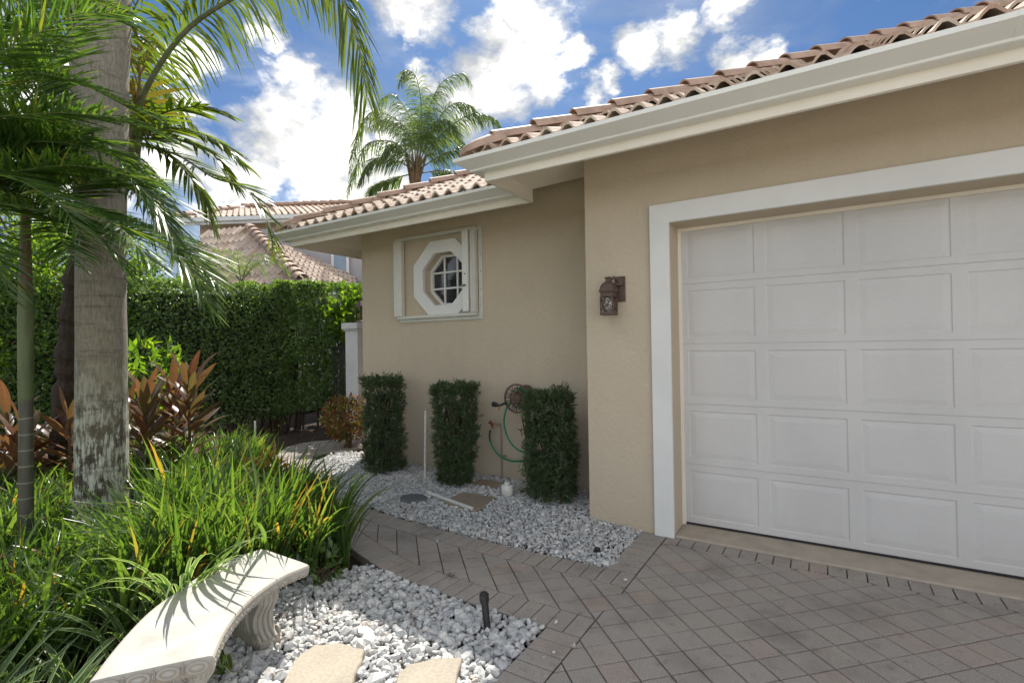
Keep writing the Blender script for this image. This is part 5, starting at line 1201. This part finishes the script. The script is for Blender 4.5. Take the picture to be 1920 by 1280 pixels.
# cordylines
def cordyline(u, v, D, h, n, label, L=.42, W=.085, spread=.25, heads=3):
    c = atD(u, v, D); ob = empty('cordyline', (c[0], c[1], 0), label, 'plant', 'bronze leaved cordylines'); parts = []
    for k in range(heads):
        a0 = 2*PI*k/heads+.5; hx, hy = c[0]+spread*math.cos(a0), c[1]+spread*math.sin(a0); hh = h*random.uniform(.55, 1.0)
        m = n//heads; i = np.arange(m); azm = i*2.4+rng.normal(0, .2, m); zz = hh*(.35+.65*i/m); f = i/m
        P = np.stack([np.full(m, hx), np.full(m, hy), zz], -1); th0 = np.radians(np.interp(f, [0, 1], [70, 12]))+rng.normal(0, .1, m)
        parts.append((*blades(P, azm, th0, th0+rng.uniform(.2, .9, m), L*rng.uniform(.75, 1.1, m), W*rng.uniform(.8, 1.15, m), 7, np.interp(np.linspace(0, 1, 8), [0, .12, .45, .8, 1], [.25, .5, 1, .7, .03]), fold=.35, twist=rng.uniform(-.4, .4, m)), 0))
        mb = MB(); mb.tube([(hx, hy, -.05), (hx, hy, hh)], .014, 7); adopt(ob, mb.build('stem', M['stem']))
    v_, f_, u_, mi = merge(parts); adopt(ob, nbuild('leaf_rosette', v_, f_, M['cordy'], uv=u_, smooth=True))
cordyline(318, 760, 4.9, 1.28, 105, 'large bronze cordyline right of the thick trunk, sunlit on its right', .42, .085, .2)
cordyline(262, 790, 5.5, 1.0, 44, 'red tinged cordyline half hidden behind the right side of the thick trunk', .4, .08, .15, 2)
cordyline(95, 800, 5.0, 1.0, 48, 'bronze and yellow cordyline between the slender and thick trunks', .42, .095, .2)
cordyline(-5, 800, 4.8, .95, 44, 'dark red cordyline at the left edge of the picture', .42, .09, .22)
cordyline(60, 840, 5.2, .6, 40, 'low maroon cordyline behind the slender ringed stem', .36, .08, .25)
# broadleaf tree at left background
def tree(u, v, D, z0, z1, R, n, label, seed, L=.085):
    c = atD(u, v, D); x, y = c[0], c[1]; ob = empty('broadleaf_tree', (x, y, 0), label, 'tree'); rs = random.Random(seed)
    mb = MB(); mb.tube([(x, y, -.1), (x+.1, y, z0), (x-.1, y+.1, z0+.8)], [.13, .10, .06], 10); P = []; Nn = []
    for k in range(26):
        a = rs.uniform(0, 2*PI); rr = R*math.sqrt(rs.uniform(.05, 1)); p = np.array([x+rr*math.cos(a), y+rr*math.sin(a), rs.uniform(z0, z1)]); s = rs.uniform(.3, .6)
        mid = ((x+p[0])/2+rs.uniform(-.2, .2), (y+p[1])/2, z0+.3+(p[2]-z0)*.5+rs.uniform(0, .3)); mb.tube([(x, y, z0+.0), mid, tuple(p)], [.05, .035, .012], 6)
        m = n//26; d = rdir(m); P.append(p+d*(rng.uniform(.2, 1, m)**.6)[:, None]*s*np.array([1.1, 1.1, .75])); Nn.append(d)
    adopt(ob, leafcloud('crown', np.concatenate(P), np.concatenate(Nn), L, L*.55, M['leaf_tree'])); adopt(ob, mb.build('trunk', M['stem']))
tree(150, 560, 8.6, 1.5, 3.3, 1.3, 9000, 'small leafy tree with yellow lit leaves behind the slender ringed palm', 3)
tree(-60, 520, 8.2, 1.3, 4.6, 1.6, 9000, 'leafy tree filling the left edge behind the palms', 5)
tree(60, 420, 11.5, 2.0, 5.2, 1.9, 8000, 'tallest background tree behind the feathery fronds', 8, .1)
tree(330, 520, 12.5, 1.6, 3.6, 1.3, 4500, 'rounded green tree behind the left end of the hedge', 12, .1)
tree(20, 700, 8.0, .4, 1.4, .9, 3500, 'low leafy bush at the left edge below the tree', 14, .07)

# ---------------------------------------------------------------- strap grasses
bench_plan = [tuple(p) for p in inn]+[tuple(p) for p in out[::-1]]
bed = [(-2.72, 2.28), (-3.1, 2.52), (-3.9, 2.78), (-4.7, 3.05), (-5.6, 3.4), (-6.4, 4.0), (-7.2, 3.6), (-7.2, 1.5), (-5.0, .2), (-3.2, .0), (-2.55, .45), (-2.62, .95), (-2.85, 1.4), (-2.95, 1.85)]
def grassfield(name, poly, spacing, nb, Lr, Wr, mat, label, thr=((4, 30), (40, 105)), clumpfilter=None, bias=None, flower=0):
    P0 = np.array(poly); x0, y0 = P0.min(0); x1, y1 = P0.max(0)
    gx_, gy_ = np.meshgrid(np.arange(x0, x1, spacing), np.arange(y0, y1, spacing)); gx_ = gx_.ravel()+rng.uniform(-.5, .5, gx_.size)*spacing; gy_ = gy_.ravel()+rng.uniform(-.5, .5, gy_.size)*spacing
    k = inpoly(gx_, gy_, poly); 
    if clumpfilter is not None: k &= clumpfilter(gx_, gy_)
    gx_, gy_ = gx_[k], gy_[k]; n = len(gx_)*nb; cxs = np.repeat(gx_, nb)+rng.normal(0, .022, n); cys = np.repeat(gy_, nb)+rng.normal(0, .022, n)
    azm = rng.uniform(0, 2*PI, n)
    if bias is not None: azm = np.where(rng.uniform(size=n) < .45, bias+rng.normal(0, .6, n), azm)
    size = np.repeat(rng.uniform(.75, 1.15, len(gx_)), nb)
    L = rng.uniform(*Lr, n)*size*np.interp(cys, [1.8, 3.2], [1, .62]); uu = 960+FPX*(cxs*CR[0]+cys*CR[1])/np.maximum(cxs*CF[0]+cys*CF[1], .3); L = L*np.interp(uu, [60, 170, 300], [.62, .55, 1.0]); W = rng.uniform(*Wr, n)
    th0 = np.radians(rng.uniform(*thr[0], n)); th1 = np.radians(rng.uniform(*thr[1], n)); 
    v, f, u = blades(np.stack([cxs, cys, np.full(n, -.03)], -1), azm, th0, th1, L, W, 7, fold=.25, twist=rng.uniform(-.9, .9, n))
    parts = [(v, f, u, 0)]
    if flower:
        m = flower; i = rng.integers(0, len(gx_), m); 
        v, f, u = blades(np.stack([gx_[i], gy_[i], np.zeros(m)], -1), rng.uniform(0, 2*PI, m), np.radians(rng.uniform(5, 25, m)), np.radians(rng.uniform(40, 90, m)), rng.uniform(.6, .85, m), np.full(m, .004), 9, np.ones(10)); parts.append((v, f, u, 0))
        tips = v.reshape(m, 10, 2, 3)[:, 5:, 0, :].reshape(-1, 3); tips = np.repeat(tips, 5, 0); d = rdir(len(tips)); q = leaves(tips, d, rdir(len(tips)), rng.uniform(.015, .05, len(tips)), rng.uniform(.003, .006, len(tips))); parts.append((*q, 0))
    v, f, u, mi = merge(parts); o = nbuild(name, v, f, M[mat], uv=u, smooth=True); return tag(o, label, 'grass', kind='stuff')
nottrunk = lambda x, y: (np.hypot(x-tb[0], y-tb[1]) > .3)
grassfield('strap_grass', bed, .13, 15, (.56, .98), (.013, .032), 'grass', 'dense bright green strap leaved grasses filling the bed around the palms', thr=((3, 24), (28, 100)), clumpfilter=lambda x, y: nottrunk(x, y) & ((y > 1.45) | (x < -3.1)), bias=-.2, flower=40)
vb = [(-2.75, 1.25), (-3.2, 1.5), (-4.4, 1.6), (-4.6, .6), (-3.3, .15), (-2.75, .35), (-2.6, .75)]
grassfield('variegated_grass', vb, .15, 10, (.40, .70), (.022, .034), 'grass_var', 'cream edged strap leaves in the shady corner behind the bench', thr=((8, 40), (50, 110)), clumpfilter=nottrunk, flower=8)
# single named clumps
def clump(px, D, n, L, W, mat, label, az=None, th=((10, 40), (60, 120)), zoff=None):
    c = atZ(px[0], px[1], 0) if D is None else atD(px[0], px[1], D); c[2] = 0 if zoff is None else zoff
    azm = rng.uniform(0, 2*PI, n) if az is None else rng.normal(az, .55, n)
    v, f, u = blades(np.stack([rng.normal(c[0], .02, n), rng.normal(c[1], .02, n), np.full(n, c[2]-.02)], -1), azm, np.radians(rng.uniform(*th[0], n)), np.radians(rng.uniform(*th[1], n)), L*rng.uniform(.8, 1.15, n), W*rng.uniform(.8, 1.15, n), 9, fold=.3, twist=rng.uniform(-.5, .5, n))
    return tag(nbuild('grass_clump', v, f, M[mat], uv=u, smooth=True), label, 'grass clump')
def plan(x, y): return np.array([x, y, 0.0])
def clump_at(x, y, n, L, W, mat, label, az=None, th=((10, 40), (60, 120))):
    azm = rng.uniform(0, 2*PI, n) if az is None else rng.normal(az, .5, n)
    v, f, u = blades(np.stack([rng.normal(x, .02, n), rng.normal(y, .02, n), np.full(n, -.02)], -1), azm, np.radians(rng.uniform(*th[0], n)), np.radians(rng.uniform(*th[1], n)), L*rng.uniform(.8, 1.15, n), W*rng.uniform(.8, 1.15, n), 9, fold=.3, twist=rng.uniform(-.5, .5, n))
    return tag(nbuild('grass_clump', v, f, M[mat], uv=u, smooth=True), label, 'grass clump')
clump_at(-2.86, 1.32, 26, .85, .024, 'grass_var', 'long cream edged blades arching across the top of the stone bench', az=-.35, th=((8, 22), (85, 120)))
clump_at(-2.42, 1.30, 9, .42, .022, 'grass_var', 'pale striped blades curling out beneath the bench over the gravel', az=-.7, th=((20, 45), (100, 150)))
clump_at(-2.35, .50, 22, .52, .03, 'grass_var', 'broad cream striped blades in the bottom left corner before the bench', th=((10, 45), (50, 100)))
clump_at(-2.75, .45, 20, .58, .03, 'grass_var', 'tall variegated tuft at the bottom left edge of the picture', th=((8, 40), (40, 100)))
cc = (-2.80, 2.12); ballplant('leafy_seedling', (cc[0], cc[1], .10), .12, 90, .085, .04, M['leaf_hedge'], 'small broad leaved seedling at the foot of the grasses by the gravel', 'plant')
# mulch litter
n = 2600; px_ = rng.uniform(-9, -2.6, n); py_ = rng.uniform(1, 8, n); v, f, u = leaves(np.stack([px_, py_, rng.uniform(-.055, -.02, n)], -1), norm(np.stack([rng.normal(size=n), rng.normal(size=n), rng.normal(0, .25, n)], -1)), norm(np.stack([rng.normal(0, .3, n), rng.normal(0, .3, n), np.ones(n)], -1)), rng.uniform(.03, .09, n), rng.uniform(.012, .03, n))
tag(nbuild('leaf_litter', v, f, leafmat('dry_leaf', [(0, (.07, .03, .018)), (.5, (.12, .055, .03)), (1, (.20, .12, .07))], (1.5, 1.2, .8), .15, .7), uv=u), 'brown bark mulch and fallen leaves under the hedge and shrubs', 'mulch', kind='stuff')
# a few dry leaves and twigs on gravel and path
for (u, v, s, lab) in ((845, 1078, .05, 'brown dry sprig lying on the path border bricks'), (735, 1105, .045, 'reddish dry leaf on the gravel below the path')):
    c = atZ(u, v, .012); m = 5; azv = rng.uniform(0, 2*PI, m); vv, ff, uu = leaves(np.tile(c, (m, 1)), np.stack([np.cos(azv), np.sin(azv), np.full(m, .15)], -1), np.tile([0, 0, 1.], (m, 1)), np.full(m, s), np.full(m, s*.25)); tag(nbuild('dry_leaf', vv, ff, bpy.data.materials['dry_leaf'], uv=uu), lab, 'fallen leaf')

# ---------------------------------------------------------------- gate pillar, gate, neighbours
pi_ = empty('gate_pillar', (-6.6, 5.95, 0), 'pale rendered gate pillar with moulded cap beside the house corner', 'pillar')
c = atD(673, 740, 8.6); px0, py0 = c[0], c[1]
mb = MB(); w = .15; zt = atD(668, 606, 8.6)[2]
mb.box(px0-w, px0+w, py0-w, py0+w, -.05, zt-.13); adopt(pi_, mb.build('shaft', M['plaster'], bevel=.006))
mb = MB(); mb.box(px0-w-.02, px0+w+.02, py0-w-.02, py0+w+.02, zt-.1295, zt-.10); mb.box(px0-w-.045, px0+w+.045, py0-w-.045, py0+w+.045, zt-.0995, zt); adopt(pi_, mb.build('cap', M['plaster'], bevel=.006))
pi_.location = (px0, py0, 0); bpy.context.view_layer.update()
for ch in pi_.children: ch.matrix_parent_inverse = Matrix.Translation(pi_.location).inverted()
pl_ = empty('pillar_lantern', (px0+.06, py0, zt), 'small brown lantern standing on top of the gate pillar', 'lamp')
mb = MB(); lx2 = px0+.07; sqring([(.08, zt+.001), (.08, zt+.03), (.05, zt+.05)], (lx2, py0), mb); adopt(pl_, mb.build('base', M['rust']))
mb = MB()
for sx in (-1, 1):
    for sy in (-1, 1): mb.box(lx2+sx*.06-.008, lx2+sx*.06+.008, py0+sy*.06-.008, py0+sy*.06+.008, zt+.04, zt+.27)
adopt(pl_, mb.build('cage', M['rust']))
mb = MB(); sqring([(.11, zt+.27), (.10, zt+.29), (.05, zt+.35), (.02, zt+.38)], (lx2, py0), mb); adopt(pl_, mb.build('hood', M['rust']))
gt = empty('metal_gate', (px0-.5, py0+.3, 0), 'dark metal bar gate left of the pale pillar behind the foliage', 'gate')
mb = MB()
for k in range(9): x = px0-.24-.11*k; mb.tube([(x, py0+.05*k, .05), (x, py0+.05*k, 1.55)], .010, 6)
adopt(gt, mb.build('bars', M['iron']))
for z in (.12, 1.5):
    mb = MB(); mb.tube([(px0-.2, py0, z), (px0-1.2, py0+.44, z)], .018, 6); adopt(gt, mb.build('rail', M['iron']))
b_ = MB(); c = atD(478, 792, 7.2); b_.tube([(c[0], c[1], 0), (c[0], c[1], c[2]+.02)], .014, 8); tag(b_.build('marker_stake', M['whitepvc']), 'short pale stake standing in mulch before the hedge', 'stake')

# neighbour house: two tiled roofs above the hedge
nb = empty('neighbour_house', (-15, 12, 0), 'two storey peach neighbour house with tiled roofs above the hedge', 'house')
E0 = np.array([-10.1, 7.25, 3.0]); Tp = atD(468, 432, 14.5); R1 = atD(665, 543, 13.3)
e1 = norm(np.array([R1[0]-E0[0], R1[1]-E0[1], 0.])); nrm = norm(np.cross(e1, Tp-E0)); nrm = nrm if nrm[2] > 0 else -nrm
zR = lambda xy: E0[2]-((xy[..., 0]-E0[0])*nrm[0]+(xy[..., 1]-E0[1])*nrm[1])/nrm[2]
upR = np.array([-e1[1], e1[0]]); upR = upR if np.dot(upR, (Tp-E0)[:2]) > 0 else -upR
def onplane(u, v, n_, p0): d = sight(u, v); return CC+d*(np.dot(p0-CC, n_)/np.dot(d, n_))
R2 = onplane(665, 520, nrm, E0)
pr = [tuple(E0[:2]), tuple(R1[:2]), tuple(R2[:2]), tuple(Tp[:2])]
adopt(nb, roof_face('roof', pr, E0[:2], e1[:2], upR, zR, tw=.20, cl=.31, fine=False, rise=.055, lift=.04))
e2 = np.array([-.97, -.24, 0.]); nl_ = norm(np.cross(e2, Tp-E0)); nl_ = nl_ if nl_[2] > 0 else -nl_
zL = lambda xy: E0[2]-((xy[..., 0]-E0[0])*nl_[0]+(xy[..., 1]-E0[1])*nl_[1])/nl_[2]
upL = np.array([-e2[1], e2[0]]); upL = upL if np.dot(upL, (Tp-E0)[:2]) > 0 else -upL
L1 = onplane(380, 436, nl_, E0); L0 = E0+e2*4.0
plf = [tuple(E0[:2]), tuple(Tp[:2]), tuple(L1[:2]), tuple(L0[:2])]
adopt(nb, roof_face('roof', plf, E0[:2], e2[:2], upL, zL, tw=.20, cl=.31, fine=False, rise=.055, lift=.04))
mb = MB(); caps(mb, tuple(E0+(0, 0, .08)), tuple(Tp+(0, 0, .10)), .15, .42); adopt(nb, mb.build('hip_cap', M['tilecap']))
# upper storey
Uc = atD(640, 388, 18.5); Ul = atD(330, 402, 18.5); zE = 6.45
def aZ(u, v, z): d = sight(u, v); return CC+d*((z-CAMH)/d[2])
D1 = 17.5; U1a = atD(690, 400, D1+2.5); U0a = atD(380, 405, D1)
eR = aZ(700, 398, 6.2); eL = aZ(330, 412, 6.2)
ee = norm(np.array([eR[0]-eL[0], eR[1]-eL[1], 0])); un = np.array([-ee[1], ee[0]]); un = un if np.dot(un, [-1, 1]) > 0 else -un
sU = .40; zU = lambda xy: 6.22+sU*((xy[..., 0]-eL[0])*un[0]+(xy[..., 1]-eL[1])*un[1])
rd = 2.55; A_ = eL[:2]; B_ = eR[:2]; pu = [tuple(A_), tuple(B_), tuple(B_+un*rd-ee[:2]*1.6), tuple(A_+un*rd+ee[:2]*.9)]
adopt(nb, roof_face('roof', pu, A_, ee[:2], un, zU, tw=.23, cl=.36, fine=False, rise=.06, lift=.045))
ra = np.array([*(A_+un*rd+ee[:2]*.9), 6.22+sU*rd+.08]); rb_ = np.array([*(B_+un*rd-ee[:2]*1.6), 6.22+sU*rd+.08])
for a_, b_2 in ((tuple(ra), tuple(rb_)), ((*B_, 6.3), tuple(rb_)), ((*A_, 6.3), tuple(ra))):
    mb = MB(); caps(mb, a_, b_2, .16, .45); adopt(nb, mb.build('ridge_cap', M['tilecap']))
mb = MB(); q0 = A_+un*.55+ee[:2]*.5; q1 = B_+un*.55-ee[:2]*.5; dpt = un*4
mb.prism([tuple(q0), tuple(q1), tuple(q1+dpt), tuple(q0+dpt)], 0, 6.42); adopt(nb, mb.build('wall', M['peach']))
mb = MB(); f0 = A_-un*.02; f1 = B_-un*.02; mb.prism([tuple(f0), tuple(f1), tuple(f1+un*.04), tuple(f0+un*.04)], 5.98, 6.22); mb.prism([tuple(f0-un*.12), tuple(f1-un*.12), tuple(f1-un*.005), tuple(f0-un*.005)], 6.07, 6.21); adopt(nb, mb.build('gutter', M['trim']))
# lower wing walls and fascia
mb = MB(); mb.prism([tuple(E0[:2]+upR*.5+upL*.5), tuple(R1[:2]+upR*.5), tuple(R1[:2]+upR*2.0), tuple(E0[:2]+upR*2+upL*2), tuple(L0[:2]+upL*2), tuple(L0[:2]+upL*.5)], 0, 2.95); adopt(nb, mb.build('wall', M['greywall']))
mb = MB(); 
for a, b in ((E0, R1), (E0, L0)):
    t = (b-a)[:2]; t = t/np.linalg.norm(t); nn2 = np.array([t[1], -t[0]]); mb.prism([tuple(a[:2]), tuple(b[:2]), tuple(b[:2]+nn2*.03), tuple(a[:2]+nn2*.03)], 2.84, 2.99)
adopt(nb, mb.build('fascia', M['trim']))
# pale side wall with a window behind the lower roof
s0 = atD(480, 430, 15.2); s1 = atD(700, 430, 15.2)
mb = MB(); t = norm((s1-s0)*[1, 1, 0])[:2]; nn2 = np.array([-t[1], t[0]]); mb.prism([tuple(s0[:2]), tuple(s1[:2]), tuple(s1[:2]+nn2*.25), tuple(s0[:2]+nn2*.25)], 0, atD(600, 428, 15.2)[2]); adopt(nb, mb.build('side_wall', M['greywall']))
wa = atD(622, 478, 15.14); wb = atD(655, 495, 15.14); mb = MB(); mb.prism([tuple(wa[:2]), tuple(wb[:2]), tuple(wb[:2]-nn2*.05), tuple(wa[:2]-nn2*.05)], wb[2]-.5, wa[2]+.1); wno = adopt(nb, mb.build('window', M['trim']))
mb = MB(); i0 = wa[:2]+(wb-wa)[:2]*.15-nn2*.051; i1 = wa[:2]+(wb-wa)[:2]*.85-nn2*.051; mb.prism([tuple(i0), tuple(i1), tuple(i1-nn2*.01), tuple(i0-nn2*.01)], wb[2]-.42, wa[2]+.03); q = mb.build('pane', simple('pale_blue_glass', (.25, .33, .42), .1, .1, 3)); q.parent = wno
# pale building across the lane at far left
fb = empty('far_house', (-24, 4, 0), 'pale grey house across the lane glimpsed through the left edge leaves', 'house')
a = atD(-200, 640, 22); b = atD(230, 640, 22); t = norm((b-a)*[1, 1, 0])[:2]; nn2 = np.array([-t[1], t[0]])
mb = MB(); mb.prism([tuple(a[:2]), tuple(b[:2]), tuple(b[:2]+nn2*5), tuple(a[:2]+nn2*5)], 0, 2.9); adopt(fb, mb.build('wall', M['greywall']))
mb = MB(); z = 2.9; o_ = nn2*-.5; A3 = [*(a[:2]+o_), z]; B3 = [*(b[:2]+o_), z]; C3 = [*(b[:2]+nn2*2.5), z+1.3]; D3 = [*(a[:2]+nn2*2.5), z+1.3]; E3 = [*(b[:2]+nn2*5.5), z]; F3 = [*(a[:2]+nn2*5.5), z]
mb.add([A3, B3, C3, D3, E3, F3], [(0, 1, 2, 3), (3, 2, 4, 5), (1, 4, 2), (0, 3, 5), (0, 5, 4, 1)]); adopt(fb, mb.build('roof', M['tileflat']))
mb = MB(); g0 = a[:2]+(b-a)[:2]*.45-nn2*.03; g1 = a[:2]+(b-a)[:2]*.85-nn2*.03
for k in range(4): mb.prism([tuple(g0), tuple(g1), tuple(g1+nn2*.02), tuple(g0+nn2*.02)], .05+k*.55, .57+k*.55)
adopt(fb, mb.build('garage_door', M['trim']))

for o in scn.objects:
    if o.type == 'MESH' and o.parent and o.name.split('.')[0] in ('roof',): pass
scn.render.film_transparent = False
scn.cycles.max_bounces = 6; scn.cycles.transparent_max_bounces = 8
